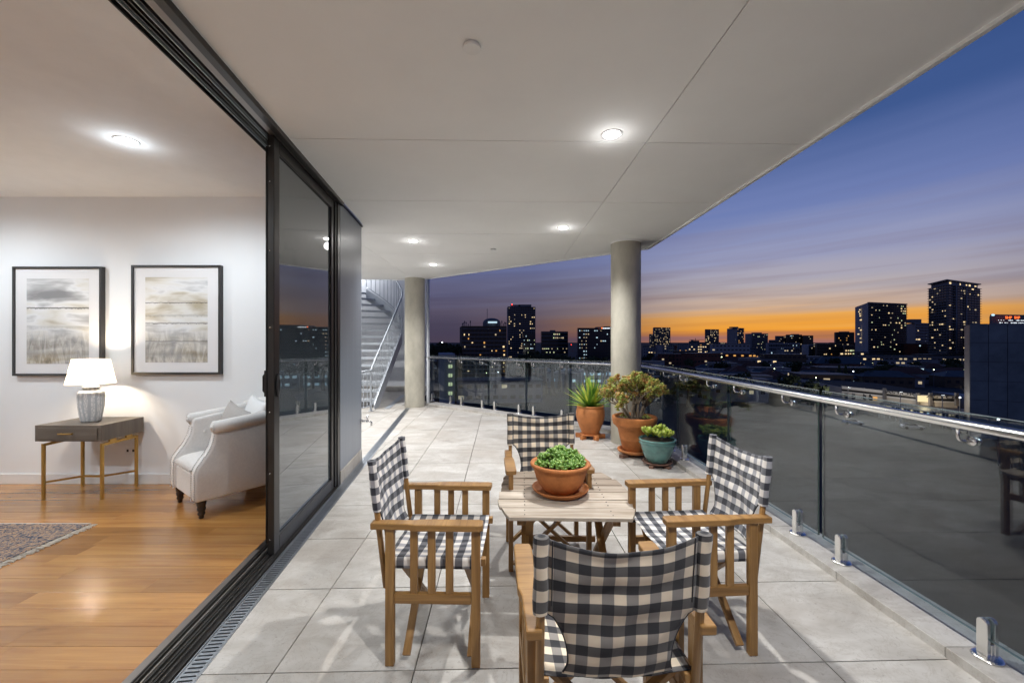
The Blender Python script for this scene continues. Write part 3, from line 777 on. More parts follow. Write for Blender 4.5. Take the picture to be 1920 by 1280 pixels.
for i in range(5):
    t = i / 5
    o = link('baluster', bm_, stair, loc=(-3.05 + .18 * t, 7.80 + .55 * t, .09)); o.scale = (1, 1, .87)
b = MB()
b.bm.free()
for (x, y) in ((-3.05, 7.80), (-2.87, 8.35)):
    b = MB(); b.tube([(x, y, .0), (x, y, .80)], .022, 8); b.lathe([(.05, 0), (.05, .008)], 12, (x, y, 0)); b.build('newel_post', M['galv'], stair)
wl = thing('added_wall_light', 'added unseen round light over the upper turn of the outdoor stair', 'wall light', (-4.6, 11.60, 3.7))  # out-of-view light added to brighten the upper stair and its wall
b = MB(); b.tube([(0, 0, 0), (0, -.06, 0)], .10, 16); b.build('housing', M['galv'], wl)
b = MB(); b.tube([(0, -.0605, 0), (0, -.09, 0)], [.085, .06], 16); b.build('lens', M['bulb'], wl)
l = bpy.data.lights.new('added_stair_light', 'POINT'); l.energy = 90; l.color = (.95, .97, 1); l.shadow_soft_size = .06
lo = bpy.data.objects.new('lamp', l); C.objects.link(lo); lo.parent = wl; lo.location = (0, -.35, 0)
# ================================================================== BALUSTRADE
bal = thing('glass_balustrade', 'frameless glass balustrade with polished steel handrail round the terrace', 'balustrade', (0, 0, 0))
GT = .012
def glass_panel(a, c, z0=.13, z1=1.085):
    a = Vector(a); c = Vector(c); d = (c - a).normalized()
    b = MB(); b.bar((a.x, a.y, (z0 + z1) / 2), (c.x, c.y, (z0 + z1) / 2), GT, z1 - z0)
    g = b.build('glass_panel', M['glass'], bal)
    for p, s_ in ((a, -1), (c, 1)):
        e = MB(); q = p + d * (.0016 * s_); e.bar((q.x, q.y, z0), (q.x, q.y, z1), .003, GT, up=(d.x, d.y, 0)); e.build('glass_edge', M['glass_edge'], g)
    e = MB(); e.bar((a.x, a.y, z0 - .002), (c.x, c.y, z0 - .002), GT, .003); e.build('bottom_edge', M['glass_top'], g)
    e = MB(); e.bar((a.x, a.y, z1 + .002), (c.x, c.y, z1 + .002), GT, .003); e.build('top_edge', M['glass_top'], g)
def spigot_mesh():
    b = MB(); b.lathe([(.052, 0), (.052, .006), (.047, .012), (.030, .015), (0, .015)], 28)
    # two jaws with a slot between them (slot along local x)
    for s_ in (-1, 1):
        poly = []
        for i in range(9):
            a = math.pi * i / 8
            poly.append((-.021 * math.cos(a) , (.152 + .021 * math.sin(a))))
        poly = [(-.021, .012)] + poly + [(.021, .012)]
        v0 = s_ * .0075; v1 = s_ * .027
        b.extr([(p[0], p[1]) for p in poly], v0, v1, 'y')
        b.lathe([(.0, 0)], 4) if False else None
    b.bb(-.021, .021, -.0075, .0075, .012, .07)
    me = bpy.data.meshes.new('spigot'); bmesh.ops.recalc_face_normals(b.bm, faces=b.bm.faces); b.bm.to_mesh(me); b.bm.free(); me.materials.append(M['steel'])
    return me
SPG = spigot_mesh()
def spigot(p, ang):
    o = link('spigot', SPG, bal, bevel=.004, loc=(p.x, p.y, .045)); o.rotation_euler = (0, 0, ang)
    for pz in (.085, .135):
        pass
BRK = None
def bracket_mesh():
    # local: +x toward the rail (inwards), glass at x=0
    b = MB()
    b.tube([(.075, 0, -.018), (.075, 0, -.052), (.071, 0, -.066), (.060, 0, -.075), (.046, 0, -.078), (.014, 0, -.078)], .0065, 8)
    b.tube([(.006, 0, -.078), (.014, 0, -.078)], .020, 16); b.tube([(-.014, 0, -.078), (-.006, 0, -.078)], .020, 16)
    b.box((.075, 0, -.0165), (.016, .05, .004))
    me = bpy.data.meshes.new('bracket'); b.bm.to_mesh(me); b.bm.free(); me.materials.append(M['steel'])
    for p in me.polygons: p.use_smooth = True
    return me
BRK = bracket_mesh()
RZ = 1.045
def bracket(p, ang): 
    o = link('bracket', BRK, bal, loc=(p.x, p.y, RZ)); o.rotation_euler = (0, 0, ang)
# right side
joints = [-1.62, -.55, .50, 1.56, 2.707, 3.81, 4.917, 5.93]
rd = Vector((-.02, 1)).normalized(); ra = math.atan2(rd.y, rd.x)
for i in range(len(joints) - 1):
    y0, y1 = joints[i] + .020, joints[i + 1] - .020
    glass_panel((rx(y0), y0), (rx(y1), y1))
    for yy in (y0 + .195, y1 - .145):
        p = Vector((rx(yy), yy)); spigot(p, ra)
        bracket(Vector((rx(yy - .05 if yy > y0 + .3 else yy + .05), yy - .05 if yy > y0 + .3 else yy + .05)), ra + math.pi / 2)
glass_panel((rx(5.95), 5.95), (rx(6.27), 6.27))
# far side
fa = math.atan2(FD.y, FD.x)
dj = [.0] + [.27 + .966 * k for k in range(6)]
for i in range(len(dj) - 1):
    d0, d1 = dj[i] + .022, dj[i + 1] - .022
    glass_panel(fr(d0), fr(d1))
    if d1 - d0 > .5:
        for dd in (d0 + .15, d1 - .15):
            spigot(fr(dd), fa); bracket(fr(dd), math.atan2(FN.y, FN.x))
ri = .075
b = MB()
c0 = Vector((rx(6.2) - ri, 6.21))
b.tube([(rx(-1.6) - ri, -1.6, RZ), (rx(2) - ri, 2, RZ), (rx(4) - ri, 4, RZ), (rx(6.2) - ri, 6.2, RZ)], .0215, 16)
f0 = fr(.05) + FN * ri; f1 = fr(5.15) + FN * ri
b.tube([(rx(6.2) - ri, 6.2, RZ), (f0.x, f0.y, RZ), (f1.x, f1.y, RZ)], .0215, 16)
b.build('handrail', M['steel'], bal, smooth=True)

# ================================================================== TAP
tap = thing('garden_tap', 'small steel garden tap on the grey wall end', 'tap', (gx(4.86) + .004, 4.86, .47), GA)
b = MB(); b.tube([(0, 0, 0), (.012, 0, 0)], .028, 14); b.tube([(0, 0, 0), (.075, 0, 0)], .012, 10); b.ball((.075, 0, 0), .019, 10, 8)
b.tube([(.08, 0, 0), (.11, 0, -.005), (.122, 0, -.02), (.122, 0, -.055)], .011, 10); b.build('body', M['steel'], tap, smooth=True)
b = MB(); b.tube([(.075, 0, 0), (.075, 0, .05)], .007, 8); b.tube([(.075, -.032, .052), (.075, .032, .052)], .007, 8); b.ball((.075, -.034, .052), .01); b.ball((.075, .034, .052), .01)
b.build('handle', M['steel'], tap, smooth=True)

# ================================================================== LIGHTS
def downlight(x, y, z, label, power, mat, radius=.055, col=(.99, .985, .965), group='recessed downlights', beam=138, glow=.004):
    t = thing('downlight', label, 'ceiling light', (x, y, z), 0, group)
    b = MB(); b.lathe([(radius, -.003), (radius + .016, -.005), (radius + .018, -.001), (radius + .018, .0)], 24, cap=False); b.build('trim_ring', M['skirt'], t, smooth=True)
    b = MB(); b.lathe([(0, -.015), (radius * .5, -.0135), (radius * .85, -.009), (radius, -.0025)], 24, cap=False); b.build('lens', mat, t, smooth=True)
    l = bpy.data.lights.new('downlight_lamp', 'SPOT'); l.energy = power; l.color = col; l.shadow_soft_size = .035
    l.spot_size = R(beam); l.spot_blend = .75 if beam < 150 else .62
    lo = bpy.data.objects.new('lamp', l); C.objects.link(lo); lo.parent = t; lo.location = (0, 0, -.055)
    l = bpy.data.lights.new('added_ceiling_glow', 'POINT'); l.energy = power * glow; l.color = col; l.shadow_soft_size = .05  # extra point light added to brighten the ceiling round the lens
    lo = bpy.data.objects.new('lamp', l); C.objects.link(lo); lo.parent = t; lo.location = (0, 0, -.10)
    return t
TW = 190
downlight(.665, 2.74, CEIL, 'lit round downlight in the soffit, nearest of the four above the terrace', TW, M['bulb'])
downlight(.622, 4.99, CEIL, 'lit round downlight in the soffit, just left of the column behind the pots', TW, M['bulb'])
downlight(-1.36, 5.65, CEIL, 'lit round downlight in the soffit, above the corner of the blue grey wall', TW * .9, M['bulb'])
downlight(-1.42, 7.38, CEIL, 'lit round downlight in the soffit, nearest the column beside the stair', TW * .9, M['bulb'])
downlight(.70, .49, CEIL, 'lit round downlight in the soffit overhead behind the viewer', TW * .9, M['bulb'])
downlight(-3.9, 6.6, CEIL, 'lit round downlight in the soffit before the foot of the stair', TW, M['bulb'])
downlight(-3.75, 8.75, CEIL, 'added unseen round downlight in the soffit right over the foot of the stair', TW * 1.5, M['bulb'])  # hidden by the wall end, added to brighten the stair treads
downlight(-5.2, 5.6, CEIL, 'added unseen round downlight in the soffit by the far glazed doors', TW, M['bulb'])  # another hidden lamp, added to brighten the stair corner
ROOMW = 68
downlight(-2.76, 2.94, 2.845, 'lit round downlight in the white room ceiling', ROOMW, M['bulb_room'], .06, (.82, .925, 1.0), 'room downlights', 174, .018)
downlight(-2.6, .75, 2.845, 'lit round downlight in the room ceiling behind the viewer', ROOMW, M['bulb_room'], .06, (.82, .925, 1.0), 'room downlights', 174, .018)
downlight(-5.0, 2.94, 2.845, 'lit round downlight in the room ceiling left of the rug', ROOMW, M['bulb_room'], .06, (.82, .925, 1.0), 'room downlights', 174, .018)
downlight(-5.0, .75, 2.845, 'lit round downlight in the far corner of the room ceiling', ROOMW, M['bulb_room'], .06, (.82, .925, 1.0), 'room downlights', 174, .018)
def disc(x, y, r, label):
    b = MB(); b.lathe([(r - .006, 0), (r - .006, -.008), (r, -.008), (r, -.015), (r - .003, -.018), (0, -.018)], 28, cap=False); o = b.build('sprinkler_cover', M['skirt'], loc=(x, y, CEIL), smooth=False)
    tag(o, label, 'ceiling cover', 'sprinkler covers in the soffit')
disc(-.187, 1.918, .043, 'flat round white cover disc in the soffit above the left chair')
disc(-.28, 6.14, .043, 'small round cover disc in the soffit beyond the four lamps')

# ================================================================== DIRECTOR CHAIRS
def make_chair(label, fabric):
    t = thing('director_chair', label, 'chair', (0, 0, 0), 0, 'checked folding chairs round the small table')
    TK = M['teak']
    for s_ in (-1, 1):
        x = s_ * .243
        for y in (.195, -.18):
            b = MB(); b.bb(x - .014, x + .014, y - .019, y + .019, .004, .596); b.build('leg', TK, t, bevel=.0025)
            b = MB(); b.lathe([(.012, 0), (.012, .005)], 10, (x, y, 0)); b.build('foot_glide', M['skirt'], t)
        b = MB(); b.bb(x - .012, x + .012, -.16, .175, .275, .318); b.build('side_rail', TK, t, bevel=.0025)
        for y in (-.075, .002, .080):
            b = MB(); b.bb(x - .009, x + .009, y - .016, y + .016, .318, .596); b.build('slat', TK, t, bevel=.0015)
        # arm rest: wide in front, stepped down to a narrow tail
        o_ = s_; P = [(-.024, -.262), (-.024, -.085), (-.030, -.055), (-.034, -.02), (-.034, .205), (-.028, .225), (.028, .228), (.034, .205), (.034, -.06), (.024, -.10), (.022, -.262)]
        pp = [(x + q[0] * (1 if s_ > 0 else -1), q[1]) for q in P]
        if area(pp) < 0: pp = pp[::-1]
        b = MB(); b.prism(pp, .597, .625); b.build('armrest', TK, t, bevel=.005)
        # back post
        b = MB(); b.tube([(s_ * .224, -.205, .33), (s_ * .224, -.238, .60), (s_ * .224, -.268, .875)], .0125, 10); b.build('back_post', TK, t, smooth=True)
        b = MB(); b.bb(s_ * .210 - .014, s_ * .210 + .014, -.215, .235, .425, .457); b.build('seat_rail', TK, t, bevel=.003)
    for (y, dz) in ((.150, 0), (-.135, 0)):
        b = MB(); b.bar((-.225, y, .030), (.213, y, .432), .018, .034, (0, 1, 0)); b.build('cross_brace', TK, t, bevel=.002)
        b = MB(); b.bar((.225, y + .021, .030), (-.213, y + .021, .432), .018, .034, (0, 1, 0)); b.build('cross_brace', TK, t, bevel=.002)
        b = MB(); b.tube([(0, y - .014, .232), (0, y + .035, .232)], .006, 8); b.build('pivot_bolt', M['steel'], t)
    b = MB(); b.bb(-.24, .24, .175, .195, .03, .06); b.build('foot_stretcher', TK, t, bevel=.002) if False else b.bm.free()
    # seat cloth
    def seat(u, v):
        x = (u - .5) * 2; y = -.205 + .42 * v
        sag = .026 * (1 - x * x) * (.6 + .4 * math.sin(math.pi * v)) + .003 * math.sin(u * 19 + v * 5) * (1 - x * x)
        return Vector((x * .220, y, .462 - sag))
    b = MB(); b.grid(seat, 22, 18, lambda u, v: (u * .464, v * .42))
    st = b.build('seat_cloth', fabric, t, smooth=True, solid=.003)
    for s_ in (-1, 1):
        b = MB(); y0, y1 = -.205, .215
        prof = [(.213, .462), (.226, .458), (.230, .446), (.230, .425), (.226, .414), (.210, .410)]
        b.grid(lambda u, v: Vector((s_ * prof[min(5, int(round(u * 5)))][0], y0 + (y1 - y0) * v, prof[min(5, int(round(u * 5)))][1])), 5, 14, lambda u, v: (.464 + u * .07, v * .42))
        b.build('seat_hem', fabric, t, smooth=True, solid=.003)
    # back cloth: sleeves on the posts, waisted below
    def hw(z):
        if z > .668: return .210
        if z > .652: return .210 - (.668 - z) / .016 * .024
        tt = (z - .40) / (.652 - .40)
        return .146 + .042 * (abs(tt - .45) / .55) ** 2.2 if tt > .45 else .146 + .022 * ((.45 - tt) / .25) ** 1.6
    def ypost(z): return -.238 - (z - .60) * .109
    ZT = .882; ZB = .468
    def back(u, v):
        x = (u - .5) * 2; z = ZT - (ZT - ZB) * v
        w = hw(z)
        topsag = .030 * (1 - x * x) * max(0, 1 - v * 2.2)
        z2 = z - topsag
        belly = .030 * (1 - x * x) * (1 - .4 * v)
        y = ypost(max(z, .45)) - belly + .004 * math.sin(u * 13 + v * 9) * (1 - abs(x)) + .006 * math.sin(v * 24 + x) * (1 - x * x) * .5
        if z < .52: y += (.52 - z) * .35
        return Vector((x * w, y - .004, z2))
    b = MB(); b.grid(back, 26, 40, lambda u, v: ((u - .5) * 2 * hw(ZT - (ZT - ZB) * v) + .5, v * .414))
    b.build('back_cloth', fabric, t, smooth=True, solid=.003)
    for s_ in (-1, 1):
        b = MB(); n = 14
        def slv(u, v):
            a = u * 2 * math.pi; z = .664 + (.884 - .664) * v
            r = .0205 + .0015 * math.sin(v * 9 + a * 2)
            return Vector((s_ * .224 + r * math.cos(a) * 1.05, ypost(z) + r * .9 * math.sin(a), z))
        b.grid(slv, n, 12, lambda u, v: (.72 + u * .12, (1 - v) * .218))
        b.grid(lambda u, v: Vector((s_ * .224 + .0205 * u * math.cos(v * 2 * math.pi), ypost(.884) + .0185 * u * math.sin(v * 2 * math.pi), .884 + .006 * (1 - u))), 3, n, lambda u, v: (.72 + u * .02, v * .01))
        b.build('sleeve', fabric, t, smooth=True)
        b = MB()
        pts = []
        for k in range(15):
            v = k / 14 * .46; z = ZT - (ZT - ZB) * v; x = .195 / .210
            q = back(.5 + s_ * x / 2, v); pts.append((q.x, q.y - .003, q.z))
        b.tube(pts, .0022, 5)
        pts2 = []
        for k in range(24):
            v = .485 + k / 23 * .50; q = back(.5 + s_ * .5, v); pts2.append((q.x, q.y, q.z))
        b.tube(pts2, .0028, 5)
        b.build('seam', M['seam'], t)
    return t
def beside(a, b_): return a
chL = make_chair('white and charcoal checked folding chair left of the table, side on', M['check_white'])
chL.location = (-.345, 2.03, 0); chL.rotation_euler = (0, 0, R(-90 - 1.5))
chR = copy_tree(chL, (.885, 2.08, 0), R(90 + 4.0), 'white and charcoal checked folding chair right of the table by the railing')
chN = make_chair('cream and charcoal checked folding chair nearest the viewer, seen from behind', M['check_cream'])
chN.location = (.292, 1.385, 0); chN.rotation_euler = (0, 0, R(2.4))
chF = copy_tree(chN, (.225, 2.735, 0), R(180 + 3.2), 'cream and charcoal checked folding chair behind the table, facing the viewer')

# ================================================================== TABLE
tb = thing('folding_table', 'small weathered timber table of rounded planks between the chairs', 'table', (.305, 2.475, 0), R(-1.5))
ZT = .505
bounds = [-.375, -.238, -.118, .002, .118, .245, .385]
def thw(y):
    return .385 - .075 * abs(y / .38) ** 2.6
for i in range(6):
    y0, y1 = bounds[i] + .0050, bounds[i + 1] - .0050
    dx = random.uniform(-.012, .012); n = 5
    L = [(-thw(y0 + (y1 - y0) * k / n) + dx, y0 + (y1 - y0) * k / n) for k in range(n + 1)]
    Rr = [(thw(y0 + (y1 - y0) * k / n) + dx, y0 + (y1 - y0) * k / n) for k in range(n + 1)]
    poly = Rr + L[::-1]
    if area(poly) < 0: poly = poly[::-1]
    b = MB(); b.prism(poly, ZT - .018 + random.uniform(-.001, .001), ZT + random.uniform(-.0012, .0012)); b.build('plank', M['greywood'], tb, bevel=.002)
b = MB()
for x in (-.23, .23):
    for i in range(6):
        for q in (.3, .7):
            y = bounds[i] + (bounds[i + 1] - bounds[i]) * q; b.lathe([(.0035, ZT), (.0035, ZT + .0022), (0, ZT + .0022)], 8, (x, y, 0), cap=False)
b.build('nail_head', M['bronze'], tb)
for x in (-.25, .25):
    b = MB(); b.bb(x - .02, x + .02, -.33, .33, ZT - .058, ZT - .020); b.build('batten', M['teak'], tb, bevel=.002)
for x, s_ in ((-.225, 1), (.225, 1)):
    b = MB(); b.bar((x, -.27, .006), (x, .22, ZT - .06), .02, .045, (1, 0, 0)); b.build('leg', M['teak'], tb, bevel=.002)
    b = MB(); b.bar((x + .024, .27, .006), (x + .024, -.22, ZT - .06), .02, .045, (1, 0, 0)); b.build('leg', M['teak'], tb, bevel=.002)
b = MB(); b.bar((-.22, .262, .10), (.24, .262, .10), .02, .035); b.build('stretcher', M['teak'], tb)
b = MB(); b.bar((-.22, -.235, .06), (.24, -.235, .06), .02, .035); b.build('stretcher', M['teak'], tb)

# ================================================================== POTS AND PLANTS
def lathe_part(prof, mat, parent, name, seg=40, loc=None):
    b = MB(); b.lathe(prof, seg, cap=False); return b.build(name, mat, parent, smooth=True, loc=loc)
def petal(b, base, d, L, w, th=.25, cup=.2, roll=0):
    """fat succulent leaf: an egg-shaped closed body along direction d"""
    d = Vector(d).normalized(); up = Vector((0, 0, 1))
    if abs(d.dot(up)) > .95: up = Vector((1, 0, 0))
    sx = d.cross(up).normalized(); n = sx.cross(d)
    rings = []
    for t, k in ((.0, .18), (.3, .62), (.62, 1.0), (.86, .78)):
        c = base + d * (L * t) + n * (cup * L * (t * t))
        rings.append([b.bm.verts.new(c + sx * (math.cos(a) * w * .5 * k) + n * (math.sin(a) * w * .5 * k * th)) for a in (i * math.pi / 3 for i in range(6))])
    tip = b.bm.verts.new(base + d * L + n * (cup * L))
    for i in range(3):
        for k in range(6):
            j = (k + 1) % 6; b.bm.faces.new((rings[i][k], rings[i][j], rings[i + 1][j], rings[i + 1][k]))
    for k in range(6): b.bm.faces.new((rings[3][k], rings[3][(k + 1) % 6], tip))
def rndir(up=.3, spread=1.0):
    while True:
        v = Vector((random.uniform(-1, 1), random.uniform(-1, 1), random.uniform(-1, 1)))
        if .1 < v.length < 1: v.normalize(); break
    return Vector((v.x * spread, v.y * spread, v.z + up)).normalized()

# bowl on the table
SX, SY = .290, 2.465
sa = thing('plant_saucer', 'shallow terracotta saucer under the bowl on the table', 'saucer', (SX, SY, ZT + .001))
lathe_part([(0, 0), (.130, 0), (.150, .012), (.168, .030), (.170, .034), (.166, .036), (.148, .022), (.128, .010), (0, .010)], M['terra'], sa, 'dish')
bo = thing('bowl_planter', 'wide terracotta bowl of green succulents on the table', 'plant pot', (SX, SY, ZT + .012))
lathe_part([(0, 0), (.084, 0), (.100, .010), (.128, .042), (.147, .085), (.157, .120), (.160, .145), (.176, .152), (.181, .160), (.178, .170), (.166, .173), (.153, .168), (.148, .150), (.146, .13)], M['terra_dark'], bo, 'pot', 48)
b = MB(); b.grid(lambda u, v: Vector((.148 * v * math.cos(u * 2 * math.pi), .148 * v * math.sin(u * 2 * math.pi), .150 + .018 * (1 - v * v) + random.uniform(0, .006))), 24, 6); b.build('soil', M['soil'], bo, smooth=True)
random.seed(5)
b = MB()
for k in range(64):
    r = .128 * math.sqrt(random.random()); a = random.uniform(0, 6.283); h = .160 + .048 * (1 - (r / .14) ** 2) * random.uniform(.2, 1.7)
    c = Vector((r * math.cos(a), r * math.sin(a), h)); tl = Vector((math.cos(a) * r * 3, math.sin(a) * r * 3, 1)).normalized()
    q = tl.to_track_quat('Z', 'Y')
    for ring, (nn, el, L) in enumerate(((5, .30, .034), (4, .75, .030), (2, 1.2, .022))):
        for i in range(nn):
            aa = 6.283 * i / nn + ring * .5 + k
            d = q @ Vector((math.cos(aa) * math.cos(el), math.sin(aa) * math.cos(el), math.sin(el)))
            petal(b, c + d * .003, d, L * random.uniform(.8, 1.35), random.uniform(.022, .031), .62, .2)
b.build('leaves', M['succulent'], bo, smooth=True, kind='stuff')

# tall pot with sword leaves
P1 = (1.148, 6.02, 0)
ft = thing('round_planter', 'barrel shaped terracotta pot with spiky sword leaves, left of the column', 'plant pot', P1)
for a in (-2.4, -1.25, -.15, 1.6, 2.9):
    b = MB(); b.bar((.12 * math.cos(a), .12 * math.sin(a), .032), (.215 * math.cos(a), .215 * math.sin(a), .032), .045, .062); b.build('pot_foot', M['terra'], ft, bevel=.006)
lathe_part([(0, .055), (.112, .055), (.118, .062), (.132, .10), (.165, .18), (.194, .26), (.208, .33), (.207, .39), (.196, .435), (.188, .448), (.196, .456), (.198, .475), (.194, .482), (.180, .480), (.176, .46), (.172, .42)], M['terra'], ft, 'pot', 44)
lathe_part([(.10, .045), (.148, .050), (.156, .062), (.148, .070), (.11, .066)], M['terra_dark'], ft, 'saucer')
lathe_part([(0, .455), (.176, .445)], M['soil'], ft, 'soil')
random.seed(11)
def sword(parent, a, el, L, w, droop):
    b = MB(); n = 7; p = Vector((.02 * math.cos(a), .02 * math.sin(a), .455)); d = Vector((math.cos(a) * math.cos(el), math.sin(a) * math.cos(el), math.sin(el)))
    side = Vector((-math.sin(a), math.cos(a), 0)); rows = []
    for i in range(n + 1):
        t = i / n; ww = w * (.75 + 1.2 * t - 1.93 * t * t) if t < .98 else .001
        nrm = side.cross(d).normalized()
        rows.append((p - side * ww / 2 + nrm * ww * .14, p.copy(), p + side * ww / 2 + nrm * ww * .14))
        p = p + d * (L / n); d = (d + Vector((0, 0, -droop * (.3 + t)))).normalized()
    vs = [[b.bm.verts.new(q) for q in r] for r in rows]
    for i in range(n):
        for k in range(2): b.bm.faces.new((vs[i][k], vs[i + 1][k], vs[i + 1][k + 1], vs[i][k + 1]))
    b.build('leaf', M['sword'], parent, smooth=True, solid=.002)
for k in range(64):
    f = k / 64; a = k * 2.399 + random.uniform(-.3, .3); el = 1.50 - 1.42 * f ** 1.25 + random.uniform(-.1, .1)
    sword(ft, a, el, random.uniform(.36, .50) * (1 - .12 * f), random.uniform(.040, .058), .015 + .05 * f)

# tall tapering pot with jade bush
P2 = (1.520, 5.10, 0)
jp = thing('tapered_planter', 'large rimmed terracotta pot with bushy jade plant before the column', 'plant pot', P2)
for a in (-2.55, -.6, 1.3): 
    b = MB(); b.bar((.12 * math.cos(a), .12 * math.sin(a), .019), (.245 * math.cos(a), .245 * math.sin(a), .019), .06, .038); b.build('pot_foot', M['brickfoot'], jp, bevel=.003)
lathe_part([(0, .039), (.170, .039), (.196, .05), (.206, .07), (.205, .082), (.196, .085), (.18, .065), (0, .065)], M['terra'], jp, 'saucer')
lathe_part([(0, .067), (.138, .067), (.145, .075), (.172, .20), (.176, .203), (.177, .212), (.205, .345), (.222, .352), (.230, .362), (.230, .372), (.243, .376), (.256, .386), (.262, .40), (.268, .44), (.272, .470), (.266, .486), (.252, .490), (.236, .482), (.232, .44)], M['terra_dark'], jp, 'pot', 48)
lathe_part([(0, .468), (.237, .452)], M['soil'], jp, 'soil')
random.seed(17)
tips = []; br = MB(); twig = MB()
def grow(p, d, L, r, lev):
    pts = [p]; q = p.copy(); dd = d.copy()
    for i in range(4):
        dd = (dd + Vector((random.uniform(-.22, .22), random.uniform(-.22, .22), random.uniform(-.05, .2)))).normalized(); q = q + dd * (L / 4); pts.append(q.copy())
    br.tube(pts, [r * (1 - .1 * i) for i in range(5)], 6)
    if lev == 1 and random.random() < .8: tips.append((q + rndir(0) * .02, (dd + rndir(0) * .8).normalized()))
    if lev == 0: tips.append((q, dd)); return
    for i in range(random.choice((2, 3, 3))):
        grow(q, (dd + rndir(.15, 1.2) * .9).normalized(), L * random.uniform(.62, .82), r * .64, lev - 1)
for a, el in ((-.4, 1.1), (1.2, 1.2), (2.9, 1.05), (-2.2, 1.15), (-1.2, 1.35), (.5, .9), (3.6, .85), (-.1, .7), (2.6, .7)):
    grow(Vector((.05 * math.cos(a), .05 * math.sin(a), .44)), Vector((math.cos(a) * math.cos(el), math.sin(a) * math.cos(el), math.sin(el))), .205, .021, 3)
br.build('branches', M['bark'], jp, smooth=True, kind='stuff')
lv = MB()
for q, d in tips:
    if q.z < .5: continue
    nn = random.randint(11, 16)
    for c in range(3):
        c0 = q - d * .018 * c + rndir(0) * .012
        for i in range(nn):
            dd = (rndir(.45) + d * .5).normalized(); petal(lv, c0 + dd * .006, dd, random.uniform(.030, .046), random.uniform(.020, .028), .35, .2)
for k in range(14):
    a = random.uniform(0, 6.28); r = random.uniform(.1, .19); c = Vector((r * math.cos(a), r * math.sin(a), .475))
    for i in range(9): petal(lv, c + Vector((0, 0, .005)), rndir(.8), .03, .016, .35, .2)
lv.build('leaves', M['jade'], jp, smooth=True, kind='stuff')

# teal glazed pot
P3 = (1.655, 4.68, 0)
tp = thing('glazed_planter', 'teal glazed pot of yellow green paddle leaves beside the railing', 'plant pot', P3)
for a in (-2.3, -1.0, .4, 2.2):
    b = MB(); b.bar((.09 * math.cos(a), .09 * math.sin(a), .014), (.175 * math.cos(a), .175 * math.sin(a), .014), .05, .028); b.build('pot_foot', M['brickfoot'], tp, bevel=.004)
lathe_part([(0, .029), (.130, .029), (.158, .038), (.164, .050), (.154, .052), (.14, .042), (0, .042)], M['brickfoot'], tp, 'saucer')
lathe_part([(0, .044), (.108, .044), (.116, .050), (.150, .12), (.176, .19), (.190, .245), (.196, .262), (.198, .272), (.194, .280), (.200, .288), (.207, .298), (.205, .308), (.195, .311), (.182, .306), (.178, .28)], M['teal'], tp, 'pot', 48)
b = MB()
for i in range(56):
    a = 6.283 * i / 56; b.ball((.198 * math.cos(a), .198 * math.sin(a), .262 + .004 * math.sin(i * 2)), .0062, 6, 4)
b.build('beaded_band', M['teal'], tp, smooth=True)
lathe_part([(0, .296), (.180, .286)], M['soil'], tp, 'soil')
random.seed(23); b = MB()
for k in range(20):
    r = .150 * math.sqrt((k + .5) / 20); a = k * 2.399; c = Vector((r * math.cos(a), r * math.sin(a), .29)); h = random.uniform(.03, .10) * (1.15 - r * 3)
    for i in range(6):
        aa = 6.283 * i / 6 + k; d = Vector((math.cos(aa) * .8 + math.cos(a) * r * 3, math.sin(aa) * .8 + math.sin(a) * r * 3, random.uniform(.5, 1.5)))
        petal(b, c + Vector((0, 0, h)), d, random.uniform(.065, .095), random.uniform(.042, .058), .16, .30)
b.build('leaves', M['paddle'], tp, smooth=True, kind='stuff')

# ================================================================== ROOM FURNITURE
# console table
cs = thing('console_table', 'grey veneer side table with one drawer on slim brass legs', 'table', (-3.93, 3.84, 0))
b = MB(); b.bb(-.295, .295, -.205, .215, .525, .668); b.build('case', M['walnut'], cs, bevel=.003)
b = MB(); b.bb(-.262, .262, -.212, -.204, .545, .645); dwr = b.build('drawer', M['walnut'], cs, bevel=.002)
b = MB(); b.tube([(-.062, -.232, .597), (.062, -.232, .597)], .006, 8); b.tube([(-.05, -.212, .597), (-.05, -.232, .597)], .005, 6); b.tube([(.05, -.212, .597), (.05, -.232, .597)], .005, 6); b.build('handle', M['brass'], dwr)
for x, y in ((-.262, -.165), (.262, -.165), (-.262, .17), (.262, .17)):
    b = MB(); b.bb(x - .0105, x + .0105, y - .0105, y + .0105, .0, .497); b.build('leg', M['brass'], cs, bevel=.0015)
b = MB()
for x in (-.262, .262): b.bb(x - .0105, x + .0105, -.1545, .1595, .476, .497)
for x, y in ((-.262, -.07), (-.262, .09), (.262, -.07), (.262, .09)): b.bb(x - .009, x + .009, y - .03, y + .03, .4975, .5245)
b.build('top_rail', M['brass'], cs)
b = MB(); b.bar((-.252, -.155, .150), (-.09, .01, .150), .016, .016); b.bar((-.09, .01, .1495), (.09, .01, .1495), .016, .016); b.bar((.09, .01, .150), (.252, .165, .150), .016, .016)
b.build('stretcher', M['brass'], cs)
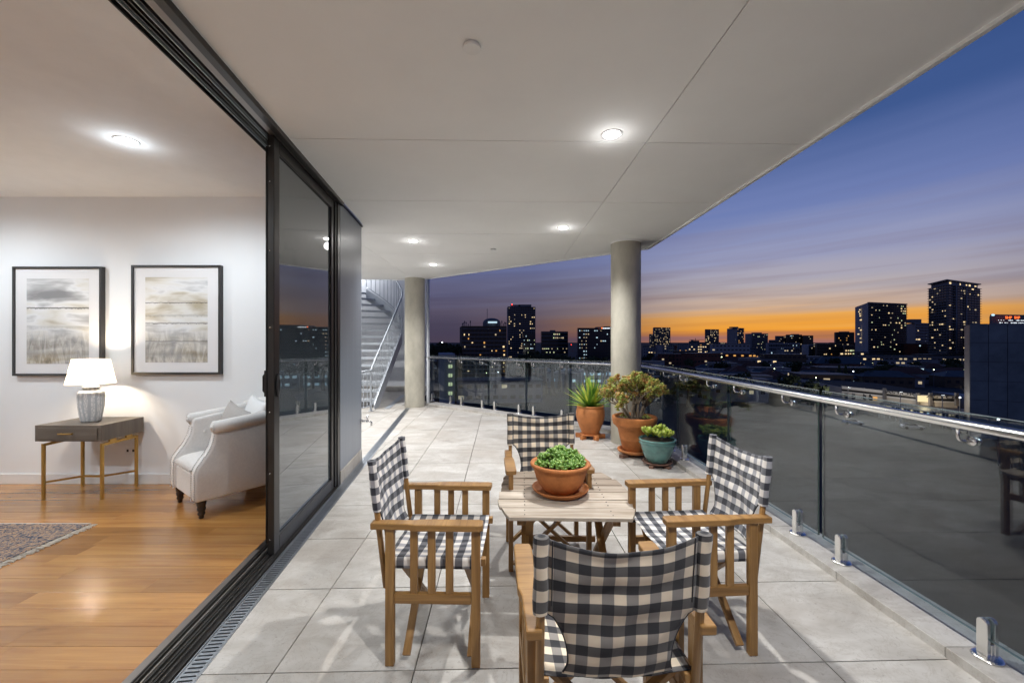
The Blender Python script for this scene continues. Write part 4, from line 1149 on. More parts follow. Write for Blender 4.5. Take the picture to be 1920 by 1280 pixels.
# lamp
lp_ = thing('table_lamp', 'lit table lamp with white shade and patterned grey ceramic base', 'lamp', (-3.925, 3.83, .669))
lathe_part([(0, 0), (.068, 0), (.072, .01), (.075, .02), (.090, .14), (.096, .23), (.094, .262), (.080, .282), (.058, .290), (.052, .296), (.056, .302), (.058, .318), (.050, .326), (.036, .330), (0, .332)], M['ceramic'], lp_, 'base', 40)
b = MB(); b.tube([(0, 0, .33), (0, 0, .42)], .009, 8); b.tube([(0, 0, .40), (0, 0, .41)], .015, 10); b.build('stem', M['brass'], lp_)
b = MB(); b.lathe([(.172, .350), (.155, .43), (.128, .575)], 48, cap=False); b.build('lamp_shade', M['shade'], lp_, smooth=True)
b = MB(); b.tube([(.172 * math.cos(a * math.pi / 24), .172 * math.sin(a * math.pi / 24), .350) for a in range(48)], .003, 5, closed=True)
b.tube([(.128 * math.cos(a * math.pi / 24), .128 * math.sin(a * math.pi / 24), .575) for a in range(48)], .003, 5, closed=True); b.build('shade_ring', M['shade'], lp_)
b = MB(); b.ball((0, 0, .455), .03, 12, 8); b.build('bulb', emit('warm_bulb', (1, .82, .58), 14), lp_, smooth=True)
l = bpy.data.lights.new('table_lamp_light', 'POINT'); l.energy = 62; l.color = (1, .83, .62); l.shadow_soft_size = .035
lo = bpy.data.objects.new('light', l); C.objects.link(lo); lo.parent = lp_; lo.location = (0, 0, .455)
# pictures
def picture(x0, x1, z0, z1, art, label):
    t = thing('framed_picture', label, 'picture', ((x0 + x1) / 2, YW - .001, (z0 + z1) / 2), 0, 'framed watercolours on the back wall')
    w, h = (x1 - x0) / 2, (z1 - z0) / 2; fw = .022; D = .042
    b = MB(); b.bb(-w, -w + fw, -D, 0, -h, h); b.bb(w - fw, w, -D, 0, -h, h); b.bb(-w + fw, w - fw, -D, 0, h - fw, h); b.bb(-w + fw, w - fw, -D, 0, -h, -h + fw)
    b.build('frame', M['frame'], t)
    b = MB(); b.bb(-w + fw, w - fw, -D + .012, -.004, -h + fw, h - fw); b.build('mount', M['mat'], t)
    a, c = w - .132, h - .118; yv = -D + .0105
    b = MB(); f = b.face([(-a, yv, -c), (a, yv, -c), (a, yv, c), (-a, yv, c)], [(0, 0), (1, 0), (1, 1), (0, 1)])
    b.build('print', M[art], t)
picture(-4.916, -4.038, 1.072, 2.146, 'art1', 'framed abstract watercolour in greys and browns behind the lamp')
picture(-3.746, -2.868, 1.085, 2.160, 'art2', 'framed abstract watercolour in greys and ochre above the armchair')
so = thing('wall_socket', 'white double wall socket low behind the side table', 'socket', (-3.78, YW - .001, .33))
b = MB(); b.bb(-.058, .058, -.010, 0, -.036, .036); b.build('plate', M['skirt'], so, bevel=.003)
b = MB(); b.bb(-.038, -.018, -.0112, -.0101, -.012, .012); b.bb(.018, .038, -.0112, -.0101, -.012, .012); b.build('switch', M['black'], so)
# rug
rg = thing('rug', 'faded oriental rug in navy, rust and cream on the timber floor', 'rug', (-4.45, 1.96, 0))
b = MB(); b.bb(-1.2, 1.20, -1.2, 1.2, .001, .010); b.build('pile', M['rug'], rg)
b = MB(); b.bb(-1.2, 1.2, 1.2, 1.212, .001, .009); b.build('selvedge', M['fringe'], rg)
random.seed(3); b = MB()
for i in range(300):
    y = -1.2 + 2.4 * i / 299; L = random.uniform(.045, .075)
    b.box((1.2 + L / 2, y + random.uniform(-.004, .004), .004), (L, .0055, .004), Matrix.Rotation(random.uniform(-.3, .3), 3, 'Z'))
b.build('fringe', M['fringe'], rg, kind='stuff')

# armchair: local front = -y
ac = thing('armchair', 'cream linen armchair with rolled arms, nailhead trim and dark turned legs', 'armchair', (-2.735, 3.405, 0), R(-37.2))
LN = M['linen']
for x, y in ((-.275, .055), (.275, .055), (-.25, .56), (.25, .56)):
    if y < .3:
        b = MB(); b.lathe([(0, 0), (.016, 0), (.019, .008), (.017, .02), (.026, .032), (.027, .042), (.021, .052), (.030, .066), (.031, .082), (.025, .092), (.033, .106), (.034, .130), (.034, .150)], 18, (x, y, 0))
        b.build('leg', M['ebony'], ac, smooth=True)
    else:
        b = MB(); b.tube([(x, y + .045, 0), (x, y + .02, .07), (x, y, .15)], [.014, .018, .026], 8); b.build('leg', M['ebony'], ac, smooth=True)
b = MB(); b.prism([(-.22, .012), (.22, .012), (.25, .60), (.22, .66), (-.22, .66), (-.25, .60)], .145, .345); b.build('seat_base', LN, ac, bevel=.012)
def cushion(w, d, h, cx, cyy, z):
    b = MB()
    def fn(s):
        def g(u, v):
            x = (u - .5) * 2; y = (v - .5) * 2
            e = ((1 - abs(x) ** 5) * (1 - abs(y) ** 5)) ** .38 if abs(x) < 1 and abs(y) < 1 else 0
            return Vector((cx + x * w / 2, cyy + y * d / 2, z + s * h / 2 * e * (1 if s > 0 else .6) + (h * .12 * (1 - x * x) * (1 - y * y) if s > 0 else 0)))
        return g
    b.grid(fn(1), 20, 20); b.grid(fn(-1), 20, 20)
    bmesh.ops.remove_doubles(b.bm, verts=b.bm.verts, dist=1e-4); bmesh.ops.recalc_face_normals(b.bm, faces=b.bm.faces); return b
cushion(.445, .56, .13, 0, .275, .375).build('seat_cushion', LN, ac, smooth=True)
prof = [(.0, .142), (.0, .37), (.012, .41), (.045, .455), (.085, .51), (.115, .57), (.130, .63), (.137, .69), (.137, .72), (.30, .745), (.50, .765), (.655, .775), (.665, .60), (.665, .142)]
for s_ in (-1, 1):
    b = MB(); x0, x1 = s_ * .225, s_ * .325
    b.extr(prof, min(x0, x1), max(x0, x1), 'x'); ob = b.build('arm', LN, ac, bevel=.02)
    for p in ob.data.polygons: p.use_smooth = True
    b = MB(); b.tube([(s_ * .305, .125, .715), (s_ * .305, .30, .727), (s_ * .300, .48, .745), (s_ * .27, .62, .76)], [.050, .052, .054, .056], 18); b.build('arm_roll', LN, ac, smooth=True)
    b = MB(); b.tube([(s_ * .305, .112, .714), (s_ * .305, .127, .715)], [.030, .036], 14); b.tube([(s_ * .305, .106, .714), (s_ * .305, .114, .714)], .012, 10); b.build('scroll', LN, ac, smooth=True)
    b = MB()
    edge = [(-.004, .15), (-.004, .37), (.010, .412), (.042, .458), (.082, .513), (.111, .572), (.126, .632), (.131, .665)]
    for xx in (s_ * .315, s_ * .238):
        for i in range(len(edge) - 1):
            a = Vector(edge[i]); c = Vector(edge[i + 1]); n = max(1, int((c - a).length / .013))
            for k in range(n):
                q = a + (c - a) * k / n; b.ball((xx, q.x, q.y), .0048, 6, 4)
    b.build('nailhead_trim', M['nail'], ac, smooth=True, kind='stuff')
def backfn(u, v):
    x = (u - .5) * .50; z = .40 + .40 * v; y = .50 + .10 * v
    dz = 0
    for bx, bz in BT:
        dz += .022 * math.exp(-((x - bx) ** 2 + (z - bz) ** 2) / .0016)
    return Vector((x, y + dz - .02 * (1 - abs(u - .5) * 2) , z))
BT = [(-.16, .70), (0, .70), (.16, .70), (-.08, .60), (.08, .60), (-.16, .50), (0, .50), (.16, .50)]
b = MB(); b.grid(backfn, 44, 34); b.build('back_cushion', LN, ac, smooth=True)
b = MB(); b.extr([(.59, .142), (.59, .78), (.62, .815), (.68, .80), (.69, .142)], -.31, .31, 'x'); b.build('back', LN, ac, bevel=.012)
b = MB(); b.tube([(-.33, .60, .775), (-.15, .655, .815), (.15, .655, .815), (.33, .60, .775)], .052, 18); b.build('back_roll', LN, ac, smooth=True)
b = MB()
for bx, bz in BT: b.ball((bx, .52 + (bz - .4) * .25, bz), .011, 10, 6)
for (y, z) in ((.22, .60), (.34, .66), (.26, .50), (.38, .56)):
    b.ball((-.222, y, z), .011, 10, 6); b.ball((.222, y, z), .011, 10, 6)
b.build('upholstery_button', LN, ac, smooth=True)
def pillow(loc, rot, w, h, th, mat, label):
    b = MB()
    def fn(s):
        def g(u, v):
            x = (u - .5) * 2; y = (v - .5) * 2
            k = (max(0, 1 - x * x) * max(0, 1 - y * y)) ** .42
            px = x * w / 2 * (1 - .10 * (1 - x * x) * 0 - .07 * (1 - y * y) * abs(x)); py = y * h / 2 * (1 - .07 * (1 - x * x) * abs(y))
            return Vector((px, s * th / 2 * k, py))
        return g
    b.grid(fn(1), 18, 18); b.grid(fn(-1), 18, 18)
    bmesh.ops.remove_doubles(b.bm, verts=b.bm.verts, dist=1e-4); bmesh.ops.recalc_face_normals(b.bm, faces=b.bm.faces)
    o = b.build('cushion', mat, smooth=True, loc=loc); o.rotation_euler = rot; tag(o, label, 'cushion'); return o
def acw(x, y, z):
    a = R(-37.2); return (-2.735 + x * math.cos(a) - y * math.sin(a), 3.405 + x * math.sin(a) + y * math.cos(a), z)
pillow(acw(-.035, .37, .635), (R(-16), R(12), R(-33)), .40, .40, .13, M['greylinen'], 'grey linen scatter cushion leaning in the cream armchair')
pillow(acw(.10, .50, .70), (R(-14), R(6), R(-40)), .42, .40, .13, M['whitelinen'], 'white scatter cushion at the back of the cream armchair')

# ================================================================== CITY
GZ = -20.0
g = MB(); g.face([(-6000, -40, GZ), (6000, -40, GZ), (6000, 8000, GZ), (-6000, 8000, GZ)]); go = g.build('ground', M['dark']); tag(go, kind='structure')
M['b_brown'] = simple('brown_brick_facade', (.11, .075, .05), .85, var=.2, scale=.3)
M['b_dark'] = simple('dark_facade', (.14, .14, .15), .6, var=.2, scale=.3)
M['b_grey'] = simple('grey_concrete_facade', (.24, .24, .26), .8, var=.15, scale=.1)
M['b_pale'] = simple('pale_concrete_facade', (.34, .34, .36), .8, var=.12, scale=.1)
M['b_red'] = simple('red_brick_facade', (.17, .06, .04), .85, var=.2, scale=.2)
M['b_glass'] = simple('curtain_wall_glass', (.03, .04, .05), .12, .3, var=.2, scale=.2)
M['b_white'] = simple('white_render_facade', (.58, .57, .55), .8, var=.06, scale=.3)
M['b_cream'] = simple('cream_render_facade', (.42, .39, .34), .85, var=.1, scale=.3); M['roof_dark'] = simple('dark_membrane_roof', (.03, .03, .03), .9)
M['roof_red'] = simple('tiled_roof', (.12, .05, .035), .9, var=.3, scale=.6)
M['roof_grey'] = simple('metal_roof', (.085, .088, .095), .55, .2, var=.2, scale=.4)
M['pane'] = simple('dark_pane', (.03, .034, .04), .15, 0, var=.1)
M['foliage'] = simple('dark_foliage', (.045, .06, .025), .9, var=.45, scale=.35)
M['lit_warm'] = emit('lit_window_warm', (1.0, .74, .40), 1.15)
M['lit_soft'] = emit('lit_window_soft', (1.0, .80, .52), .5)
M['lit_cool'] = emit('lit_window_cool', (.62, .86, 1.0), .85)
M['lit_green'] = emit('lit_window_greenish', (.85, .95, .55), .75)
M['lit_orange'] = emit('lit_window_orange', (1.0, .50, .14), .8)
M['lamp_white'] = emit('street_lamp_white', (.85, .93, 1.0), 9)
M['lamp_green'] = emit('street_lamp_greenish', (.85, 1.0, .55), 7)
M['lamp_red'] = emit('red_beacon', (1.0, .05, .03), 5)
M['sign_orange'] = emit('orange_led', (1.0, .16, .03), 2.2)
M['sign_white'] = emit('white_sign', (.85, .93, 1.0), 1.4)
M['sign_blue'] = emit('pale_blue_sign', (.5, .8, 1.0), 1.2)
M['sign_warm'] = emit('warm_lightbox', (1.0, .80, .45), 1.0)
def V2(px, Y): return Vector(((px - XC) / F * Y, Y))
def zt(py, Y): return EYE - (py - YC) / F * Y
def facade(t, A, B, z0, z1, nx, nz, p, lits, mu=.12, wf=.62, hf=.55, out=.12, bands=None, panes=True, rnd=None, skip=None):
    """windows between A and B (plan) as real boxes standing proud of the wall"""
    rnd = rnd or random
    d = (B - A); L = d.length; d = d.normalized(); n = Vector((d.y, -d.x)); ang = Matrix.Rotation(math.atan2(d.y, d.x), 3, 'Z')
    bl = {k: MB() for k in lits}; cnt = {k: 0 for k in lits}; bp = MB(); np_ = 0
    cw = L * (1 - 2 * mu) / nx; ch = (z1 - z0) / nz
    for j in range(nz):
        for i in range(nx):
            if skip and skip(i, j): continue
            c2 = A + d * (L * mu + cw * (i + .5)) + n * (out * .5); zc = z0 + ch * (j + .5)
            q = rnd.random()
            pp = p(i, j) if callable(p) else p
            if q < pp:
                k = rnd.choice(lits); w = cw * wf * rnd.choice((.35, .5, .7, .9)); bl[k].box((c2.x + rnd.uniform(-.1, .1) * cw, c2.y, zc), (w, out + .1, ch * hf * rnd.uniform(.4, .9)), ang); cnt[k] += 1
            elif panes:
                bp.box((c2.x, c2.y, zc), (cw * wf, out, ch * hf), ang); np_ += 1
    for k in bl:
        if cnt[k]: bl[k].build('lit_window', M[k], t, kind='stuff')
        else: bl[k].bm.free()
    if np_: bp.build('window', M['pane'], t, kind='stuff')
    else: bp.bm.free()
    if bands:
        b = MB()
        for j in range(nz + 1):
            zc = z0 + ch * j; m_ = (A + B) / 2 + n * (bands / 2 * .9)
            b.box((m_.x, m_.y, zc - ch * .04), (L * .985, bands, ch * .13), ang)
        b.build('floor_slab', M['b_grey'], t, kind='stuff')
def tower(label, pl, Yl, pc, Yc, pr, Yr, py, mat, mat2=None, name='tower_block', cat='building', py_ref=None):
    A, Cn, B = V2(pl, Yl), V2(pc, Yc), V2(pr, Yr); D = A + B - Cn
    z1 = zt(py, Yc)
    t = thing(name, label, cat, (Cn.x, Cn.y, GZ)); 
    poly = [tuple(v) for v in (A, Cn, B, D)]
    if area(poly) < 0: poly = poly[::-1]
    b = MB(); b.prism([(p[0] - Cn.x, p[1] - Cn.y) for p in poly], .02, z1 - GZ); b.build('wall', mat, t)
    return t, A, Cn, B, z1
def fix(t):
    """the facade pieces of a tower are written in world coordinates: set them back under their thing"""
    for ch in list(t.children):
        if ch.name.split('.')[0] != 'wall': ch.location = -Vector(t.location)
rc_ = random.Random(4)
# hotel with dome
t, A, Cn, B, z1 = tower('brown hotel block with roof dome and antennas, left of the dark tower', 862, 262, 866, 240, 950, 240, 611, M['b_brown'], name='hotel_building')
facade(t, Cn, B, GZ + 3, z1 - 1.5, 11, 11, .17, ['lit_orange', 'lit_warm', 'lit_soft'], .02, .5, .5, bands=.5, rnd=rc_)
b = MB(); dx = V2(922, 248); b.lathe([(5.4, z1), (5.4, z1 + 2.2), (4.9, z1 + 3.4), (3.6, z1 + 4.4), (1.8, z1 + 4.9), (0, z1 + 5.05)], 20, (dx.x, dx.y, 0), cap=False); b.build('roof_dome', M['b_dark'], t)
b = MB(); b.bar(tuple(V2(915, 241)) + (z1 + 2.2,), tuple(V2(932, 241)) + (z1 + 2.2,), .3, 1.0); b.build('dome_window', M['lit_cool'], t)
b = MB(); p = V2(913.5, 242); b.tube([(p.x, p.y, z1), (p.x, p.y, z1 + 10.2)], .14, 5); b.build('mast', M['b_dark'], t)
b = MB()
for px in (867, 868.5, 871, 874, 878, 882, 941, 944, 946.5, 948.5):
    p = V2(px, 241); h = rc_.uniform(1.2, 3.6); b.tube([(p.x, p.y, z1 - .2), (p.x, p.y, z1 + h)], .16, 5); b.box((p.x, p.y, z1 + h * .75), (.55, .4, h * .4))
b.build('antenna', M['b_dark'], t); fix(t)
# dark tower
t, A, Cn, B, z1 = tower('tall dark apartment tower with scattered warm windows, left of centre', 950.5, 400, 952, 380, 1004, 385, 574.5, M['b_dark'])
facade(t, Cn, B, GZ + 4, z1 - .5, 15, 24, .14, ['lit_warm', 'lit_soft', 'lit_warm'], .02, .7, .5, bands=1.3, rnd=rc_)
b = MB(); p = V2(966, 386); b.box((p.x, p.y, z1 + .9), (9, 8, 1.8)); p = V2(984, 386); b.box((p.x, p.y, z1 + 1.0), (12, 8, 2.0)); b.build('roof_plant', M['b_dark'], t)
b = MB(); p = V2(960, 381); b.ball((p.x, p.y, z1 + 2.0), .5); b.build('beacon', M['lamp_red'], t); fix(t)
t, A, Cn, B, z1 = tower('low glassy office block lit cyan in front of the dark tower', 980, 330, 981, 300, 1004, 302, 625, M['b_glass'], name='office_block')
facade(t, Cn, B, GZ + 3, z1 - .5, 7, 8, .42, ['lit_cool', 'lit_green'], .02, .85, .38, rnd=rc_); fix(t)
# office slab
t, A, Cn, B, z1 = tower('squat glass office block with a lit top floor, behind the trees', 1013.5, 345, 1015, 320, 1065, 324, 621, M['b_glass'], name='office_block')
facade(t, Cn, B, GZ + 3, z1 - .8, 14, 9, lambda i, j: .75 if (j in (7, 8) and 5 < i < 12) else (.6 if j == 4 else (.35 if j == 3 else .05)), ['lit_green', 'lit_soft'], .02, .8, .45, bands=.8, rnd=rc_)
b = MB(); p = V2(1036, 326); b.box((p.x, p.y, z1 + .5), (4, 5, 1)); b.build('roof_plant', M['b_dark'], t); fix(t)
# blue office, passes behind the near column
t, A, Cn, B, z1 = tower('dark blue office block with white light strip, partly behind the column', 1081.5, 330, 1083, 300, 1190, 306, 614.5, M['b_glass'], name='office_block')
facade(t, Cn, B, GZ + 3, z1 - .8, 26, 11, lambda i, j: .6 if (i < 4) else (.5 if j in (7, 10) and 7 < i < 13 else .07), ['lit_cool', 'lit_cool', 'lit_soft'], .02, .8, .4, rnd=rc_)
b = MB(); p = V2(1160, 312); b.box((p.x, p.y, z1 + .7), (22, 8, 1.4)); p = V2(1126, 312); b.box((p.x, p.y, z1 + .5), (7, 8, 1.0)); b.build('roof_plant', M['b_dark'], t)
b = MB()
for k in range(9):
    p = V2(1131 + k * 1.55, 299); b.box((p.x, p.y, z1 - .35), (.46, .3, .55 + .25 * (k % 3 == 0)))
b.build('sign', M['sign_white'], t)
b = MB(); p = V2(1128.6, 299); b.tube([(p.x, p.y, z1 - .2), (p.x, p.y - .2, z1 - .2)], .5, 12); b.build('sign_emblem', M['sign_orange'], t); fix(t)
# pale apartment seen through the far balustrade: a column of four lit windows
t, A, Cn, B, z1 = tower('pale low apartment block with a column of four lit windows, behind the far glass', 822, 160, 824, 140, 853, 141, 664, M['b_pale'], name='apartment_block')
b = MB()
for py in (686.5, 703.5, 720, 737):
    for px in (842.5, 846.5):
        p = V2(px, 139.8); b.box((p.x, p.y, zt(py, 139.8)), (.55, .3, 1.15))
b.build('lit_window', M['lit_green'], t); fix(t)

# ---- right hand skyline
def simple_tower(label, pl, pc, pr, py, Y, mat, nx, nz, p, lits, bands=None, wf=.6, hf=.5, name='tower_block', flank=None, fl=None, dY=None, panes=True, top=None):
    dY = dY or Y * .05
    t, A, Cn, B, z1 = tower(label, pl, Y + dY, pc, Y, pr, Y + dY * .25, py, mat, name=name)
    facade(t, Cn, B, max(GZ + 2, zt(672, Y)), z1 - .6, nx, nz, p, lits, .03, wf, hf, out=.15 + Y / 4000, bands=bands, rnd=rc_, panes=panes)
    if flank:
        n_, m_, q = flank; facade(t, A, Cn, max(GZ + 2, zt(672, Y)), z1 - .6, n_, m_, q, fl or lits, .1, .5, .5, out=.15, rnd=rc_, panes=False)
    if top:
        b = MB()
        for (pa, pb, h) in top:
            a = V2(pa, Y * 1.012); c = V2(pb, Y * 1.012); b.box(((a.x + c.x) / 2, a.y + 3, z1 + h / 2), ((c - a).length, 7, h))
        b.build('roof_plant', M['b_dark'], t)
    fix(t); return t
simple_tower('distant stepped apartment tower, first block right of the near column', 1224, 1226, 1257, 613.5, 760, M['b_dark'], 14, 20, .24, ['lit_soft', 'lit_warm'], bands=1.2)
simple_tower('lower dark wing beside the first distant tower', 1217, 1218, 1225, 626, 750, M['b_dark'], 4, 12, .15, ['lit_soft'])
simple_tower('half built block under a tower crane on the horizon', 1292.5, 1293, 1312, 642, 800, M['b_dark'], 8, 5, .04, ['lit_soft'], name='building_site', top=[(1294, 1296, 3), (1298, 1300, 5), (1302, 1306, 4), (1309, 1311, 4)])
cr = thing('tower_crane', 'tiny tower crane against the orange horizon', 'crane', tuple(V2(1304, 812)) + (GZ,))
b = MB(); b.tube([(0, 0, 0), (0, 0, 28)], .5, 5); b.build('mast', M['b_dark'], cr)
b = MB(); b.tube([(-12, 0, 24.5), (17, 0, 24.5)], .4, 5); b.build('jib', M['b_dark'], cr)
simple_tower('narrow dark tower with a glowing crown window on the orange horizon', 1321.5, 1322, 1348, 617, 740, M['b_dark'], 11, 15, lambda i, j: .8 if (j > 9 and i in (4, 5)) else .2, ['lit_warm', 'lit_soft'], bands=1.0)
simple_tower('pale flanked tower block with red brown balconies on the horizon', 1363, 1382, 1395, 614.5, 520, M['b_grey'], 6, 15, .16, ['lit_orange', 'lit_soft'], bands=1.6, dY=34, top=[(1372, 1384, 1.6)])
simple_tower('broad grey apartment slab on the horizon', 1397, 1409, 1440, 625, 560, M['b_grey'], 14, 12, .13, ['lit_soft', 'lit_green'], bands=.6, dY=20, top=[(1414, 1428, 1.4)])
simple_tower('long low office wing left of the stepped hospital blocks', 1441, 1442, 1460, 637, 600, M['b_dark'], 8, 5, .1, ['lit_cool'])
simple_tower('stepped block on the orange horizon, left of three', 1453, 1454, 1474, 629.5, 680, M['b_grey'], 9, 9, .08, ['lit_soft'])
simple_tower('stepped block on the orange horizon, tallest of three', 1473, 1475, 1504, 627, 670, M['b_brown'], 11, 9, .12, ['lit_soft', 'lit_cool'], top=[(1488, 1498, 1.0)])
simple_tower('stepped block on the orange horizon, right of three', 1503, 1506, 1525, 628.5, 660, M['b_brown'], 8, 9, .12, ['lit_soft'])
simple_tower('dim apartment row with cool strip windows under the three blocks', 1436, 1440, 1500, 643, 430, M['b_grey'], 18, 4, .22, ['lit_cool', 'lit_green', 'lit_warm'], name='office_block')
simple_tower('blue grey narrow block with pale flank, middle of the horizon', 1503, 1516, 1528, 646, 400, M['b_pale'], 5, 7, .08, ['lit_soft'], name='apartment_block')
simple_tower('dark gabled apartment row with a few warm windows before the slab tower', 1528, 1531, 1580, 644, 380, M['b_brown'], 13, 5, .2, ['lit_warm', 'lit_orange'], name='apartment_block')
simple_tower('orange edged block with white roof light left of the slab tower', 1564, 1567, 1602, 622.5, 520, M['b_brown'], 11, 11, .06, ['lit_orange'], top=[(1580, 1592, 1.0)])
simple_tower('low block with bright strip windows beside the slab tower', 1581, 1583, 1602, 647, 360, M['b_brown'], 4, 4, lambda i, j: .95 if j in (1, 2) else .1, ['lit_warm', 'lit_green'], wf=.9, hf=.5, name='office_block')
b = MB(); 
sl, A, Cn, B, z1 = tower('wide slab tower with pale windowed flank and grid of warm windows', 1603.5, 455, 1628, 400, 1700, 418, 567, M['b_dark'])
facade(sl, Cn, B, zt(662, 400), z1 - 1.2, 20, 20, lambda i, j: .75 if (i > 16 and j > 16) else .12, ['lit_warm', 'lit_soft', 'lit_warm', 'lit_green'], .02, .7, .5, bands=1.4, rnd=rc_)
b = MB(); e = (A - Cn); nn = Vector((-e.y, e.x)).normalized() * -1
q = [A + (A - Cn) * 0, Cn]; b.face([(A.x - .3, A.y - .2, GZ + .1), (Cn.x - .3, Cn.y - .2, GZ + .1), (Cn.x - .3, Cn.y - .2, z1 - .2), (A.x - .3, A.y - .2, z1 - .2)]); b.build('side_wall', M['b_pale'], sl)
facade(sl, Vector((A.x - .4, A.y - .3)), Vector((Cn.x - .4, Cn.y - .3)), zt(668, 400), z1 - 1.8, 1, 24, .85, ['lit_warm'], .3, .3, .62, out=.5, rnd=rc_, panes=False)
b = MB(); b.bar(tuple(Cn) + (z1 + .1,), tuple(B) + (z1 + .1,), 1.6, .6); b.build('parapet', M['b_pale'], sl); fix(sl)
simple_tower('grey middle height block with service core between the two big towers', 1700, 1716, 1743, 605, 470, M['b_grey'], 9, 12, .07, ['lit_warm'], dY=30, top=[(1705, 1727, 4.4)])
tt, A, Cn, B, z1 = tower('tallest tower with overhanging flat roof and many warm windows', 1741, 372, 1776, 345, 1838, 372, 533, M['b_dark'])
facade(tt, A, Cn, zt(660, 345), z1 - .5, 7, 25, .20, ['lit_warm', 'lit_soft', 'lit_warm'], .03, .7, .42, bands=1.1, rnd=rc_)
facade(tt, Cn, B, zt(660, 345), z1 - .5, 11, 25, lambda i, j: .04 if i in (3, 6) else .20, ['lit_warm', 'lit_soft', 'lit_warm'], .03, .7, .5, bands=1.3, rnd=rc_)
b = MB(); D = A + B - Cn; cen = (A + B) / 2
pol = [tuple(cen + (p - cen) * .9) for p in (A, Cn, B, D)]; pol = pol if area(pol) > 0 else pol[::-1]; b.prism(pol, z1 + .01, z1 + 3.4); b.build('penthouse', M['b_grey'], tt)
b = MB(); pol = [tuple(cen + (p - cen) * 1.04) for p in (A, Cn, B, D)]; pol = pol if area(pol) > 0 else pol[::-1]; b.prism(pol, z1 + 3.45, z1 + 4.2); pol = [tuple(cen + (p - cen) * .4) for p in (A, Cn, B, D)]; pol = pol if area(pol) > 0 else pol[::-1]; b.prism(pol, z1 + 4.25, z1 + 5.6); b.build('roof', M['b_grey'], tt)
facade(tt, cen + (Cn - cen) * .905, cen + (B - cen) * .905, z1 + .6, z1 + 2.8, 9, 1, .6, ['lit_warm'], .02, .7, .8, rnd=rc_, panes=False)
b = MB()
p = Cn + (B - Cn) * .45
for f_ in (.22, .52):
    p = Cn + (B - Cn) * f_; b.box((p.x - .3, p.y - 1.2, (z1 + GZ) / 2), (1.0, 1.0, z1 - GZ - .1))
b.build('pier', M['b_grey'], tt); fix(tt)
# office with LED sign, behind the big wall
t, A, Cn, B, z1 = tower('dark office roof with orange LED digits and white light rows, far right', 1855, 335, 1857, 300, 1990, 315, 589, M['b_dark'], name='office_block')
facade(t, Cn, B, zt(607, 300), zt(597.5, 300), 46, 2, .75, ['sign_white'], .10, .75, .4, rnd=rc_, panes=False)
b = MB(); 
def text_mesh(body, size, depth=.05):
    cu = bpy.data.curves.new('txt', 'FONT'); cu.body = body; cu.size = size; cu.extrude = depth; cu.align_x = 'CENTER'; cu.align_y = 'CENTER'
    o = bpy.data.objects.new('txt', cu); C.objects.link(o); dg = bpy.context.evaluated_depsgraph_get()
    me = bpy.data.meshes.new_from_object(o.evaluated_get(dg)); bpy.data.objects.remove(o); bpy.data.curves.remove(cu); return me
def sign(t, body, size, px, py, Y, mat, dirv, name='sign', sx=1.0):
    me = text_mesh(body, size); me.materials.append(mat); p = W(px, py, Y)
    o = link(name, me, t); o.rotation_euler = (R(90), 0, math.atan2(dirv.y, dirv.x)); o.scale = (sx, 1, 1)
    o.location = p - Vector(t.location); return o
d_ = (B - Cn).normalized()
b.bm.free(); fix(t)
sign(t, 'SHP', 2.6, 1891, 595.5, 298, M['sign_orange'], d_, sx=1.5); sign(t, 'SHP', 2.6, 1907, 595.5, 298, M['sign_orange'], d_, sx=1.3)
e = MB(); e.lathe([(0, 0), (1.35, 0)], 16, cap=False); eo = e.build('sign_emblem', M['sign_blue'], t); p = W(1862, 590.4, 298); eo.location = p - Vector(t.location); eo.rotation_euler = (R(90), 0, 0); eo.scale = (1, .55, 1)
# big blank concrete wall building close by on the right
bw = thing('concrete_building', 'big blank dark panelled concrete building at the right edge', 'building', tuple(V2(1818, 92)) + (GZ,))
A = V2(1808, 103); Cn = V2(1818, 92); B = V2(2180, 78); D = A + B - Cn; z1 = zt(607, 92)
pol = [tuple(p - Cn) for p in (A, Cn, B, D)]; pol = pol if area(pol) > 0 else pol[::-1]
b = MB(); b.prism(pol, .02, z1 - GZ - .15); b.build('wall', M['b_dark'], bw)
M['precast'] = simple('precast_panel', (.22, .25, .24), .8, var=.3, scale=.25, bump=.1, bscale=3)
d = (B - Cn); L = d.length; d = d.normalized(); n = Vector((d.y, -d.x)); ang = Matrix.Rotation(math.atan2(d.y, d.x), 3, 'Z')
nx, nz = 9, 6; cw = L / nx; ch = (z1 - GZ) / nz
for j in range(nz):
    for i in range(nx):
        c2 = d * (cw * (i + .5)) + n * (.08 + rc_.uniform(0, .03)); b = MB(); b.box((c2.x, c2.y, ch * (j + .5)), (cw - .10, .14, ch - .10), ang); b.build('panel', M['precast'], bw)

